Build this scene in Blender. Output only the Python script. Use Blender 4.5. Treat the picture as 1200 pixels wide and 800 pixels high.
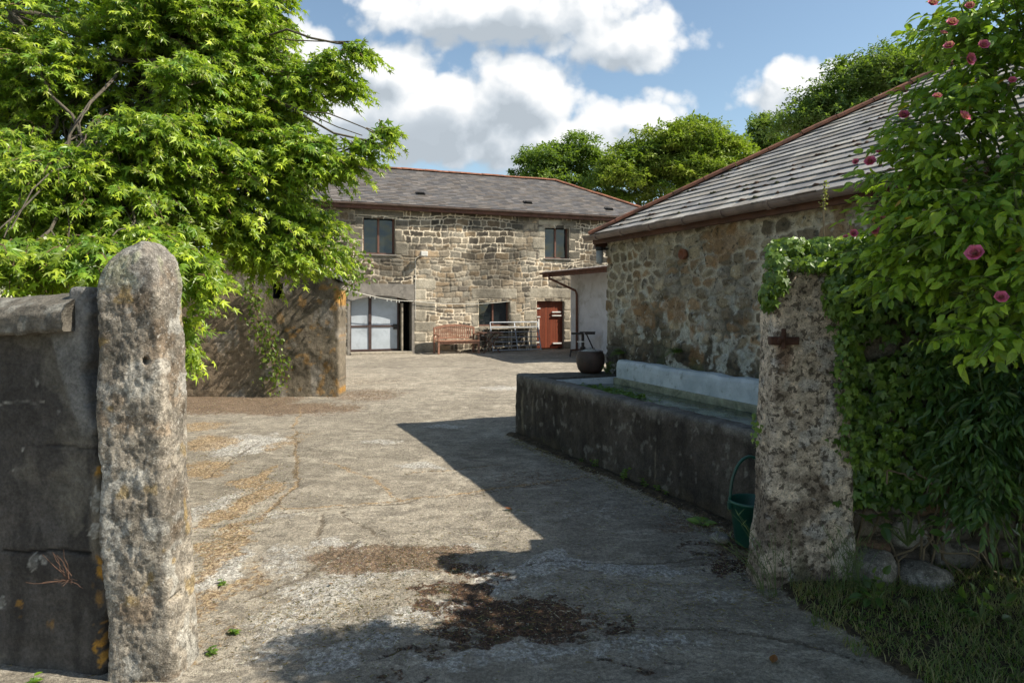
import bpy, math, random
import numpy as np
from mathutils import Vector
for o in list(bpy.data.objects): bpy.data.objects.remove(o)
R = math.radians
scene = bpy.context.scene
COL = scene.collection

# ---------------------------------------------------------------- camera
EYE, HZ, FPX = 1.7, 355.0, 800.0
cam_d = bpy.data.cameras.new('camera'); cam = bpy.data.objects.new('camera', cam_d); COL.objects.link(cam)
cam.location = (0, 0, EYE); cam.rotation_euler = (R(90), 0, 0)
cam_d.lens = 24; cam_d.sensor_width = 36; cam_d.shift_y = -0.0375
cam_d.clip_start = 0.05; cam_d.clip_end = 2000
scene.camera = cam

# ---------------------------------------------------------------- view, sun, sky
scene.view_settings.view_transform = 'Standard'; scene.view_settings.look = 'None'
scene.view_settings.gamma = 1; scene.view_settings.use_curve_mapping = False
scene.view_settings.exposure = 0.92
scene.cycles.max_bounces = 8; scene.cycles.diffuse_bounces = 4; scene.cycles.transparent_max_bounces = 8
scene.cycles.use_denoising = True; scene.cycles.use_adaptive_sampling = True; scene.cycles.adaptive_threshold = 0.02
SUNV = Vector((0.700, -0.135, 0.700)).normalized()          # towards the sun
sun_d = bpy.data.lights.new('sun', 'SUN'); sun = bpy.data.objects.new('sun', sun_d); COL.objects.link(sun)
sun_d.energy = 4.3; sun_d.angle = R(0.5); sun_d.color = (1.0, 0.93, 0.80)
sun.rotation_euler = SUNV.to_track_quat('Z', 'Y').to_euler()
sun.location = (20, -6, 20)

world = bpy.data.worlds.new('World'); scene.world = world; world.use_nodes = True

class NT:
    """small node-tree helper"""
    def __init__(s, tree): s.t = tree; s.n = tree.nodes; s.l = tree.links
    def node(s, kind, **kw):
        n = s.n.new(kind)
        for k, v in kw.items(): setattr(n, k, v)
        return n
    def put(s, sock, v):
        if isinstance(v, bpy.types.NodeSocket): s.l.new(v, sock)
        elif v is not None:
            if isinstance(v, (tuple, list)) and len(v) == 3 and sock.type == 'RGBA': v = (*v, 1)
            sock.default_value = v
    def m(s, op, a, b=None, c=None, clamp=False):
        n = s.node('ShaderNodeMath', operation=op); n.use_clamp = clamp
        for i, v in enumerate((a, b, c)):
            if v is not None: s.put(n.inputs[i], v)
        return n.outputs[0]
    def vm(s, op, a, b=None, out=0):
        n = s.node('ShaderNodeVectorMath', operation=op)
        s.put(n.inputs[0], a)
        if b is not None: s.put(n.inputs[3 if op == 'SCALE' else 1], b)
        return n.outputs[out]
    def comb(s, x, y, z):
        n = s.node('ShaderNodeCombineXYZ')
        for i, v in enumerate((x, y, z)): s.put(n.inputs[i], v)
        return n.outputs[0]
    def noise(s, vec, scale, detail=4, rough=0.55, dist=0.0, out=0):
        n = s.node('ShaderNodeTexNoise'); s.put(n.inputs['Vector'], vec)
        n.inputs['Scale'].default_value = scale; n.inputs['Detail'].default_value = min(detail, 5)
        n.inputs['Roughness'].default_value = rough; n.inputs['Distortion'].default_value = dist
        return n.outputs[out]
    def voro(s, vec, scale, feature='F1', out=0, rnd=1.0):
        n = s.node('ShaderNodeTexVoronoi', feature=feature); s.put(n.inputs['Vector'], vec)
        n.inputs['Scale'].default_value = scale; n.inputs['Randomness'].default_value = rnd
        return n.outputs[out]
    def ramp(s, fac, lo, hi, a=0.0, b=1.0):
        n = s.node('ShaderNodeMapRange', interpolation_type='SMOOTHSTEP')
        for i, v in enumerate((fac, lo, hi, a, b)): s.put(n.inputs[i], v)
        return n.outputs[0]
    def mix(s, f, a, b, blend='MIX'):
        n = s.node('ShaderNodeMix', data_type='RGBA', blend_type=blend)
        s.put(n.inputs[0], f); s.put(n.inputs[6], a); s.put(n.inputs[7], b)
        return n.outputs[2]
    def attr(s, name, out='Color'):
        n = s.node('ShaderNodeAttribute', attribute_name=name); return n.outputs[out]

def build_world():
    g = bpy.data.node_groups.new('cloud_density', 'ShaderNodeTree')
    g.interface.new_socket('uv', in_out='INPUT', socket_type='NodeSocketVector')
    g.interface.new_socket('d', in_out='OUTPUT', socket_type='NodeSocketFloat'); g.interface.new_socket('f', in_out='OUTPUT', socket_type='NodeSocketFloat')
    T = NT(g); gi = T.node('NodeGroupInput'); go = T.node('NodeGroupOutput'); uv = gi.outputs[0]
    # clouds stand in directions of the sky (azimuth/elevation tangents), soft ellipses broken up by noise
    E = [(600, 10, 190, 50), (740, 42, 110, 38),
         (440, 140, 130, 66), (455, 85, 75, 40), (610, 110, 90, 52),
         (620, 165, 190, 42), (520, 140, 120, 62), (755, 135, 80, 34),
         (945, 115, 88, 42), (345, 90, 60, 80),
         (150, -60, 220, 60), (1400, 100, 200, 50), (-300, 130, 280, 60), (650, -280, 300, 60)]
    warp = T.vm('SUBTRACT', T.noise(uv, 7.0, 3, 0.6, out=1), (0.5, 0.5, 0.5))
    uvw = T.vm('ADD', uv, T.vm('SCALE', warp, 0.05))
    f = None
    for (x, y, rx, ry) in E:
        c = ((x - 600) / FPX, (HZ - y) / FPX, 0)
        d = T.vm('LENGTH', T.vm('MULTIPLY', T.vm('SUBTRACT', uvw, c), (FPX / rx, FPX / ry, 0)), out=1)
        e = T.m('SUBTRACT', 1.0, d)
        e = T.m('MULTIPLY', e, min(rx, ry) / 50.0)
        f = e if f is None else T.m('SMOOTH_MAX', f, e, 0.12)
    n1 = T.m('SUBTRACT', T.noise(uv, 9.0, 5, 0.62), 0.5)
    b = T.voro(T.vm('ADD', uv, T.vm('SCALE', warp, 0.06)), 22.0, 'F1')
    b2 = T.voro(T.vm('ADD', uv, T.vm('SCALE', warp, 0.03)), 55.0, 'F1')
    d = T.m('ADD', f, T.m('MULTIPLY', n1, 1.15))
    d = T.m('SUBTRACT', d, T.m('MULTIPLY', b, 0.50))
    d = T.m('SUBTRACT', d, T.m('MULTIPLY', b2, 0.18))
    d = T.m('ADD', d, 0.40)
    g.links.new(d, go.inputs[0]); g.links.new(f, go.inputs[1])
    W = NT(world.node_tree); W.n.clear()
    out = W.node('ShaderNodeOutputWorld'); tc = W.node('ShaderNodeTexCoord')
    sp = W.node('ShaderNodeSeparateXYZ'); W.l.new(tc.outputs['Generated'], sp.inputs[0])
    yy = W.m('MAXIMUM', W.m('ABSOLUTE', sp.outputs[1]), 0.08)
    uv = W.comb(W.m('DIVIDE', sp.outputs[0], yy), W.m('DIVIDE', sp.outputs[2], yy), 0.0)
    def dens(v):
        n = W.node('ShaderNodeGroup'); n.node_tree = g; W.put(n.inputs[0], v); return n.outputs
    d0 = dens(uv)[0]; d1 = dens(W.vm('ADD', uv, (0.020, 0.030, 0)))[0]; d2 = dens(W.vm('ADD', uv, (0.02, 0.050, 0)))[1]
    alpha = W.m('POWER', W.ramp(d0, -0.02, 0.34), 0.8)
    thick = W.ramp(d0, 0.1, 0.9)
    em = W.m('SUBTRACT', W.m('MINIMUM', d0, 0.9), W.m('MINIMUM', d1, 0.9))
    under = W.ramp(d2, -0.10, 0.75)
    br = W.m('ADD', 0.51, W.m('MULTIPLY', em, 0.36))
    br = W.m('SUBTRACT', br, W.m('MULTIPLY', W.m('MULTIPLY', under, thick), 0.17))
    br = W.m('MINIMUM', W.m('MAXIMUM', br, 0.33), 0.57)
    cc = W.mix(W.ramp(br, 0.3, 0.7), (0.80, 0.90, 1.0), (1.0, 0.98, 0.95))
    bgc = W.node('ShaderNodeBackground'); W.put(bgc.inputs[0], cc); W.put(bgc.inputs[1], br)
    sky = W.node('ShaderNodeTexSky', sky_type='NISHITA'); sky.sun_disc = False
    sky.sun_elevation = math.asin(SUNV.z); sky.sun_rotation = math.atan2(SUNV.x, SUNV.y)
    sky.air_density = 1.0; sky.dust_density = 0.6; sky.ozone_density = 1.6; sky.altitude = 50
    bgs = W.node('ShaderNodeBackground'); W.put(bgs.inputs[0], W.mix(1.0, sky.outputs[0], (1.02, 1.0, 0.90), 'MULTIPLY')); bgs.inputs[1].default_value = 0.098
    up = W.ramp(sp.outputs[2], 0.0, 0.03)
    mx = W.node('ShaderNodeMixShader'); W.put(mx.inputs[0], W.m('MULTIPLY', alpha, up))
    W.l.new(bgs.outputs[0], mx.inputs[1]); W.l.new(bgc.outputs[0], mx.inputs[2]); W.l.new(mx.outputs[0], out.inputs[0])
build_world()
world.cycles.sampling_method = 'NONE'        # the sky has no small bright part: plain sampling is enough

# ---------------------------------------------------------------- numpy noise
def _hash(i, j, k, seed):
    h = (i * 374761393 + j * 668265263 + k * 2147483647 + seed * 974634777) & 0xffffffff
    h = ((h ^ (h >> 13)) * 1274126177) & 0xffffffff
    h = ((h ^ (h >> 16)) * 2246822519) & 0xffffffff
    return ((h ^ (h >> 15)) & 0xffffff) / float(0xffffff)
def vnoise(p, seed=0):
    p = np.asarray(p, dtype=np.float64)
    if p.shape[1] == 2: p = np.c_[p, np.zeros(len(p))]
    i = np.floor(p).astype(np.int64); f = p - i; f = f * f * (3 - 2 * f)
    r = 0
    for dx in (0, 1):
        for dy in (0, 1):
            for dz in (0, 1):
                w = (f[:, 0] if dx else 1 - f[:, 0]) * (f[:, 1] if dy else 1 - f[:, 1]) * (f[:, 2] if dz else 1 - f[:, 2])
                r = r + w * _hash(i[:, 0] + dx, i[:, 1] + dy, i[:, 2] + dz, seed)
    return r
def fbm(p, oct=4, seed=0, gain=0.5):
    p = np.asarray(p, dtype=np.float64); a = 1; s = 0; t = 0
    for o in range(oct):
        s = s + a * vnoise(p * 2.03 ** o + 17.3 * o, seed + o); t += a; a *= gain
    return s / t
def sstep(x, a, b):
    t = np.clip((x - a) / (b - a), 0, 1); return t * t * (3 - 2 * t)

# ---------------------------------------------------------------- objects and meshes
ORI = {}
def tag(o, label, cat, group=None, kind=None):
    if label: o['label'] = label
    if cat: o['category'] = cat
    if group: o['group'] = group
    if kind: o['kind'] = kind
    return o
def thing(name, loc, label, cat, group=None):
    o = bpy.data.objects.new(name, None); COL.objects.link(o); o.location = loc; o.empty_display_size = 0.2
    ORI[o] = np.array(loc, float); return tag(o, label, cat, group)
def mesh_obj(name, V, F, mat, parent=None, cols=None, smooth=False, origin=None, attrs=None):
    """V world positions, F list of faces or (m,k) array; placed under parent (or on its own origin)"""
    V = np.asarray(V, dtype=np.float64).reshape(-1, 3)
    if parent is not None: org = ORI[parent]
    elif origin is not None: org = np.array(origin, float)
    else: org = np.array([V[:, 0].mean(), V[:, 1].mean(), V[:, 2].min()])
    me = bpy.data.meshes.new(name)
    me.vertices.add(len(V)); me.vertices.foreach_set('co', (V - org).astype(np.float32).ravel())
    if isinstance(F, np.ndarray):
        k = F.shape[1]; n = len(F); li = F.ravel(); ls = np.arange(n) * k; lt = np.full(n, k)
    else:
        li = np.array([i for f in F for i in f]); lt = np.array([len(f) for f in F]); ls = np.r_[0, np.cumsum(lt)[:-1]]; n = len(F)
    me.loops.add(len(li)); me.loops.foreach_set('vertex_index', li.astype(np.int32))
    me.polygons.add(n); me.polygons.foreach_set('loop_start', ls.astype(np.int32))
    me.polygons.foreach_set('loop_total', lt.astype(np.int32))
    me.polygons.foreach_set('use_smooth', np.full(n, smooth, dtype=bool))
    me.update(calc_edges=True); me.validate(clean_customdata=False)
    if cols is not None:
        a = me.color_attributes.new('col', 'FLOAT_COLOR', 'POINT')
        c = np.ones((len(V), 4), np.float32); c[:, :3] = cols; a.data.foreach_set('color', c.ravel())
    for k, v in (attrs or {}).items():
        a = me.attributes.new(k, 'FLOAT', 'POINT'); a.data.foreach_set('value', np.asarray(v, np.float32))
    me.materials.append(mat)
    o = bpy.data.objects.new(name, me); COL.objects.link(o)
    if parent is not None: o.parent = parent; ORI[o] = ORI[parent]
    else: o.location = org; ORI[o] = org
    return o
class MB:
    def __init__(s): s.v = []; s.f = []; s.c = []
    def add(s, V, F, col=None):
        b = len(s.v); s.v += [tuple(p) for p in V]; s.f += [tuple(b + i for i in f) for f in F]
        if col is not None: s.c += [col] * len(V)
    def hexa(s, P, col=None):            # 8 points: bottom ring then top ring
        s.add(P, [(3, 2, 1, 0), (4, 5, 6, 7), (0, 1, 5, 4), (1, 2, 6, 5), (2, 3, 7, 6), (3, 0, 4, 7)], col)
    def box(s, o, X, Y, Z, col=None):    # origin corner plus three edge vectors
        o, X, Y, Z = map(np.array, (o, X, Y, Z))
        s.hexa([o, o + X, o + X + Y, o + Y, o + Z, o + X + Z, o + X + Y + Z, o + Y + Z], col)
    def tube(s, pts, r, n=8, col=None, cap=True):
        pts = [np.array(p, float) for p in pts]; k = len(pts)
        rr = r if isinstance(r, (list, tuple, np.ndarray)) else [r] * k
        ref = None; V = []
        for i, p in enumerate(pts):
            d = pts[min(i + 1, k - 1)] - pts[max(i - 1, 0)]; d = d / (np.linalg.norm(d) + 1e-9)
            if ref is None:
                ref = np.cross(d, (0, 0, 1)) if abs(d[2]) < 0.9 else np.cross(d, (1, 0, 0))
            ref = ref - d * np.dot(ref, d); ref = ref / (np.linalg.norm(ref) + 1e-9)
            b = np.cross(d, ref)
            for j in range(n):
                a = 2 * math.pi * j / n; V.append(p + rr[i] * (math.cos(a) * ref + math.sin(a) * b))
        F = [(i * n + j, i * n + (j + 1) % n, (i + 1) * n + (j + 1) % n, (i + 1) * n + j) for i in range(k - 1) for j in range(n)]
        if cap: F += [tuple(range(n - 1, -1, -1)), tuple((k - 1) * n + j for j in range(n))]
        s.add(V, F, col)
    def lathe(s, c, prof, n=28, col=None):
        V = []; c = np.array(c, float)
        for (r, z) in prof:
            for j in range(n):
                a = 2 * math.pi * j / n; V.append(c + (r * math.cos(a), r * math.sin(a), z))
        k = len(prof)
        F = [(i * n + j, i * n + (j + 1) % n, (i + 1) * n + (j + 1) % n, (i + 1) * n + j) for i in range(k - 1) for j in range(n)]
        s.add(V, F, col)
    def prism(s, poly, ext, col=None):    # closed polygon (3d points) pushed along ext
        poly = [np.array(p, float) for p in poly]; n = len(poly); ext = np.array(ext)
        s.add(poly + [p + ext for p in poly], [tuple(range(n - 1, -1, -1)), tuple(range(n, 2 * n))] +
              [(i, (i + 1) % n, n + (i + 1) % n, n + i) for i in range(n)], col)
    def build(s, name, mat, parent=None, smooth=False, bevel=0, origin=None, cols=True):
        o = mesh_obj(name, s.v, s.f, mat, parent, (np.array(s.c) if s.c and cols else None), smooth, origin)
        if bevel:
            m = o.modifiers.new('bevel', 'BEVEL'); m.width = bevel; m.segments = 2; m.limit_method = 'ANGLE'
        return o

# ---------------------------------------------------------------- materials
def new_mat(name):
    m = bpy.data.materials.new(name); m.use_nodes = True; t = NT(m.node_tree); b = t.n['Principled BSDF']
    return m, t, b
def bump(t, b, h, dist=0.01, strength=1.0):
    n = t.node('ShaderNodeBump'); n.inputs['Strength'].default_value = strength; n.inputs['Distance'].default_value = dist
    t.put(n.inputs['Height'], h); t.l.new(n.outputs[0], b.inputs['Normal'])
def simple(name, col, rough=0.6, var=0.25, scale=8, bumpd=0.002, metallic=0.0, dirt=None, spec=0.5):
    m, t, b = new_mat(name); tc = t.node('ShaderNodeTexCoord').outputs['Object']
    n = t.noise(tc, scale, 6, 0.65); c = t.mix(t.ramp(n, 0.3, 0.7), tuple(x * (1 - var) for x in col), tuple(min(1, x * (1 + var)) for x in col))
    if dirt: c = t.mix(t.ramp(t.noise(tc, scale * 0.6, 7, 0.7, 0.6), 0.5, 0.66, 0, 0.85), c, dirt)
    t.put(b.inputs['Base Color'], c); b.inputs['Roughness'].default_value = rough; b.inputs['Metallic'].default_value = metallic
    b.inputs['Specular IOR Level'].default_value = spec
    bump(t, b, t.noise(tc, scale * 6, 5, 0.7), bumpd)
    return m
def attr_stone(name, fine=55, var=0.35, bumpd=0.006, spots=None):
    """stone whose large pattern (each block's own colour, mortar, stains) is stored on the mesh; grain added here"""
    m, t, b = new_mat(name); tc = t.node('ShaderNodeTexCoord').outputs['Object']
    c = t.attr('col'); n = t.noise(tc, fine, 6, 0.75); n2 = t.noise(tc, fine * 0.16, 6, 0.7, 0.3)
    k = t.m('MULTIPLY', t.ramp(n, 0.2, 0.8, 1 - var, 1 + var), t.ramp(n2, 0.25, 0.75, 1 - var * 0.8, 1 + var * 0.8))
    c = t.mix(1.0, c, t.comb(k, k, k), 'MULTIPLY')
    if spots:
        for (sc, lo, hi, colr, f) in spots:
            c = t.mix(t.ramp(t.noise(tc, sc, 5, 0.6, 0.2), lo, hi, 0, f), c, colr)
    t.put(b.inputs['Base Color'], c); b.inputs['Roughness'].default_value = 0.93; b.inputs['Specular IOR Level'].default_value = 0.25
    h = t.m('ADD', t.noise(tc, fine * 0.7, 6, 0.75), t.m('MULTIPLY', t.noise(tc, fine * 0.2, 4, 0.6), 1.5))
    bump(t, b, h, bumpd)
    return m
def leaf_mat(name, rough=0.42, trans=0.35, spec=0.5):
    m, t, b = new_mat(name); c = t.attr('col')
    geo = t.node('ShaderNodeNewGeometry')
    c2 = t.mix(t.m('MULTIPLY', geo.outputs['Backfacing'], 0.35), c, (0.20, 0.26, 0.12))
    t.put(b.inputs['Base Color'], c2); b.inputs['Roughness'].default_value = rough; b.inputs['Specular IOR Level'].default_value = spec
    tr = t.node('ShaderNodeBsdfTranslucent'); t.put(tr.inputs[0], t.mix(0.55, c, (0.47, 0.72, 0.03), 'MIX'))
    mx = t.node('ShaderNodeMixShader'); mx.inputs[0].default_value = trans
    out = t.n['Material Output']; t.l.new(b.outputs[0], mx.inputs[1]); t.l.new(tr.outputs[0], mx.inputs[2]); t.l.new(mx.outputs[0], out.inputs[0])
    return m
M = {}
M['stone'] = attr_stone('barn_stone', 30, 0.32, 0.010)
M['rubble'] = attr_stone('rubble_stone', 60, 0.38, 0.008, [(9, 0.60, 0.66, (0.46, 0.46, 0.42), 0.6), (14, 0.58, 0.66, (0.035, 0.032, 0.025), 0.75), (30, 0.60, 0.66, (0.05, 0.045, 0.035), 0.6)])
M['granite'] = attr_stone('granite', 120, 0.60, 0.011, [(26, 0.55, 0.63, (0.085, 0.075, 0.06), 0.6), (60, 0.60, 0.66, (0.50, 0.48, 0.43), 0.6), (8, 0.60, 0.70, (0.12, 0.11, 0.085), 0.5)])
M['granite_dark'] = attr_stone('lichened_granite', 110, 0.55, 0.011, [(24, 0.535, 0.585, (0.045, 0.032, 0.023), 0.75), (9, 0.60, 0.66, (0.075, 0.048, 0.032), 0.7), (50, 0.60, 0.66, (0.05, 0.04, 0.03), 0.7), (13, 0.64, 0.70, (0.50, 0.49, 0.46), 0.6)])
M['render'] = attr_stone('cement_render', 60, 0.42, 0.010)
M['slate'] = attr_stone('slate', 25, 0.22, 0.002)
M['dressed'] = simple('dressed_granite', (0.30, 0.26, 0.20), 0.9, 0.3, 9, 0.006, dirt=(0.13, 0.115, 0.09))
M['cement'] = simple('cement_surround', (0.20, 0.18, 0.155), 0.9, 0.2, 6, 0.004, dirt=(0.12, 0.11, 0.095))
M['terracotta'] = simple('terracotta', (0.22, 0.085, 0.045), 0.85, 0.35, 7, 0.004, dirt=(0.10, 0.055, 0.035))
M['deck'] = simple('roof_underlay', (0.06, 0.05, 0.045), 0.9)
M['fascia'] = simple('brown_timber', (0.10, 0.042, 0.026), 0.75, 0.3, 5, 0.003, dirt=(0.06, 0.03, 0.022))
M['gutter'] = simple('brown_gutter', (0.20, 0.145, 0.125), 0.55, 0.2, 4, 0.001, dirt=(0.09, 0.065, 0.055))
M['frame'] = simple('brown_window_frame', (0.13, 0.055, 0.035), 0.6, 0.25, 12, 0.001)
M['white_wall'] = simple('white_painted_render', (0.56, 0.57, 0.60), 0.85, 0.08, 3, 0.003, dirt=(0.40, 0.40, 0.40))
M['door_panel'] = simple('grey_door_panel', (0.40, 0.44, 0.48), 0.6, 0.1, 2.5, 0.001, dirt=(0.30, 0.33, 0.36))
M['door_frame'] = simple('dark_door_frame', (0.055, 0.03, 0.025), 0.7, 0.3, 6)
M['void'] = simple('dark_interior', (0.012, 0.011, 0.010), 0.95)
M['bench'] = simple('bench_wood', (0.27, 0.135, 0.085), 0.6, 0.25, 9, 0.002)
M['dark_wood'] = simple('dark_table_wood', (0.12, 0.06, 0.04), 0.65, 0.3, 9)
M['galv'] = simple('galvanised_steel', (0.30, 0.32, 0.35), 0.5, 0.2, 12, 0.0005, metallic=0.4)
M['pale_paint'] = simple('pale_paint', (0.55, 0.53, 0.48), 0.6, 0.15, 6)
M['old_wood'] = simple('weathered_wood', (0.33, 0.30, 0.25), 0.8, 0.25, 9)
M['iron'] = simple('black_iron', (0.02, 0.018, 0.018), 0.5, 0.3, 10, 0.001, metallic=0.3)
M['rust'] = simple('rusty_iron', (0.075, 0.032, 0.018), 0.85, 0.4, 25, 0.004)
M['pot'] = simple('pot_iron', (0.055, 0.035, 0.028), 0.6, 0.3, 7, 0.002, dirt=(0.09, 0.045, 0.03))
M['chalk'] = simple('pale_gravel_fill', (0.42, 0.41, 0.39), 0.95, 0.35, 30, 0.01, dirt=(0.16, 0.13, 0.10))
M['bucket'] = simple('green_plastic', (0.012, 0.075, 0.052), 0.4, 0.15, 6, 0.0005, dirt=(0.03, 0.06, 0.045))
M['lamp_body'] = simple('grey_lamp', (0.32, 0.33, 0.34), 0.5, 0.1)
M['white_metal'] = simple('white_metal', (0.65, 0.64, 0.60), 0.5, 0.15)
M['cord'] = simple('pale_cord', (0.55, 0.52, 0.45), 0.8, 0.1)
M['bark'] = simple('bark', (0.10, 0.082, 0.060), 0.95, 0.4, 14, 0.012, dirt=(0.055, 0.06, 0.035))
M['twig'] = simple('twig', (0.13, 0.085, 0.045), 0.85, 0.3, 10)
M['green_stem'] = simple('green_stem', (0.10, 0.14, 0.04), 0.7, 0.3, 10)
M['dry_stem'] = simple('dry_stem', (0.17, 0.13, 0.08), 0.9, 0.3, 10)
M['leaf'] = leaf_mat('leaf'); M['ivy_leaf'] = leaf_mat('ivy_leaf', 0.38, 0.2)
M['far_leaf'] = leaf_mat('far_leaf', 0.55, 0.28, 0.4)
M['grass'] = leaf_mat('grass_blade', 0.6, 0.3, 0.3)
M['petal'] = leaf_mat('petal', 0.6, 0.25, 0.3)
def lichen_white():
    m, t, b = new_mat('trough_whitewash'); tc = t.node('ShaderNodeTexCoord').outputs['Object']
    c = t.mix(t.ramp(t.noise(tc, 4, 6, 0.65), 0.35, 0.7), (0.60, 0.64, 0.67), (0.42, 0.47, 0.50))
    c = t.mix(t.ramp(t.noise(t.vm('MULTIPLY', tc, (1, 1, 0.25)), 16, 6, 0.7), 0.55, 0.75, 0, 0.6), c, (0.50, 0.52, 0.52))
    c = t.mix(t.ramp(t.noise(tc, 9, 7, 0.75), 0.54, 0.70, 0, 0.75), c, (0.17, 0.19, 0.17))
    t.put(b.inputs['Base Color'], c); b.inputs['Roughness'].default_value = 0.9; bump(t, b, t.noise(tc, 30, 6, 0.7), 0.006); return m
M['wash'] = lichen_white()
def water_mat():
    m, t, b = new_mat('trough_water'); tc = t.node('ShaderNodeTexCoord').outputs['Object']
    c = t.mix(t.ramp(t.noise(tc, 2.2, 6, 0.7, 0.8), 0.42, 0.6), (0.022, 0.036, 0.024), (0.075, 0.110, 0.065))
    c = t.mix(t.ramp(t.noise(tc, 14, 6, 0.7), 0.62, 0.68, 0, 0.7), c, (0.10, 0.14, 0.09))
    t.put(b.inputs['Base Color'], c); t.put(b.inputs['Roughness'], t.ramp(t.noise(tc, 5, 5, 0.6), 0.4, 0.65, 0.06, 0.35))
    bump(t, b, t.noise(tc, 12, 3, 0.5), 0.0015); return m
M['water'] = water_mat()
def glass_mat():
    m, t, b = new_mat('window_glass'); b.inputs['Base Color'].default_value = (0.012, 0.016, 0.018, 1); b.inputs['Roughness'].default_value = 0.03
    b.inputs['Specular IOR Level'].default_value = 0.6
    tc = t.node('ShaderNodeTexCoord').outputs['Object']; bump(t, b, t.noise(tc, 1.6, 2, 0.4), 0.03); return m
M['glass'] = glass_mat()
def red_door():
    m, t, b = new_mat('red_brown_door_boards'); tc = t.node('ShaderNodeTexCoord').outputs['Object']
    ax = t.vm('DOT_PRODUCT', tc, (0.9285, 0.3714, 0), out=1)
    fr = t.m('FRACT', t.m('MULTIPLY', ax, 9.0)); gap = t.ramp(t.m('ABSOLUTE', t.m('SUBTRACT', fr, 0.5)), 0.44, 0.49)
    idn = t.node('ShaderNodeTexWhiteNoise', noise_dimensions='1D'); t.put(idn.inputs['W'], t.m('FLOOR', t.m('MULTIPLY', ax, 9.0)))
    c = t.mix(idn.outputs[0], (0.19, 0.042, 0.018), (0.13, 0.030, 0.014))
    c = t.mix(t.ramp(t.noise(t.vm('MULTIPLY', tc, (6, 6, 0.6)), 6, 6, 0.7), 0.45, 0.7, 0, 0.6), c, (0.24, 0.070, 0.032))
    c = t.mix(gap, c, (0.03, 0.01, 0.008)); t.put(b.inputs['Base Color'], c); b.inputs['Roughness'].default_value = 0.45
    bump(t, b, t.m('SUBTRACT', 1.0, gap), 0.006); return m
M['red_door'] = red_door()
def corrugated():
    return simple('corrugated_sheet', (0.24, 0.21, 0.19), 0.7, 0.25, 5, 0.002, dirt=(0.12, 0.09, 0.07))
M['corr'] = corrugated()

# ---------------------------------------------------------------- site geometry
U = np.array((0.9285, 0.3714, 0.0)); Vd = np.array((-0.3714, 0.9285, 0.0)); ZZ = np.array((0, 0, 1.0))
def G(px, py, z=0.0):                    # point of the yard at height z
    d = FPX * (EYE - z) / (py - HZ); return np.array(((px - 600) / FPX * d, d, z))
def at(px, py, Y): return np.array(((px - 600) / FPX * Y, Y, EYE + (HZ - py) / FPX * Y))

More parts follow.
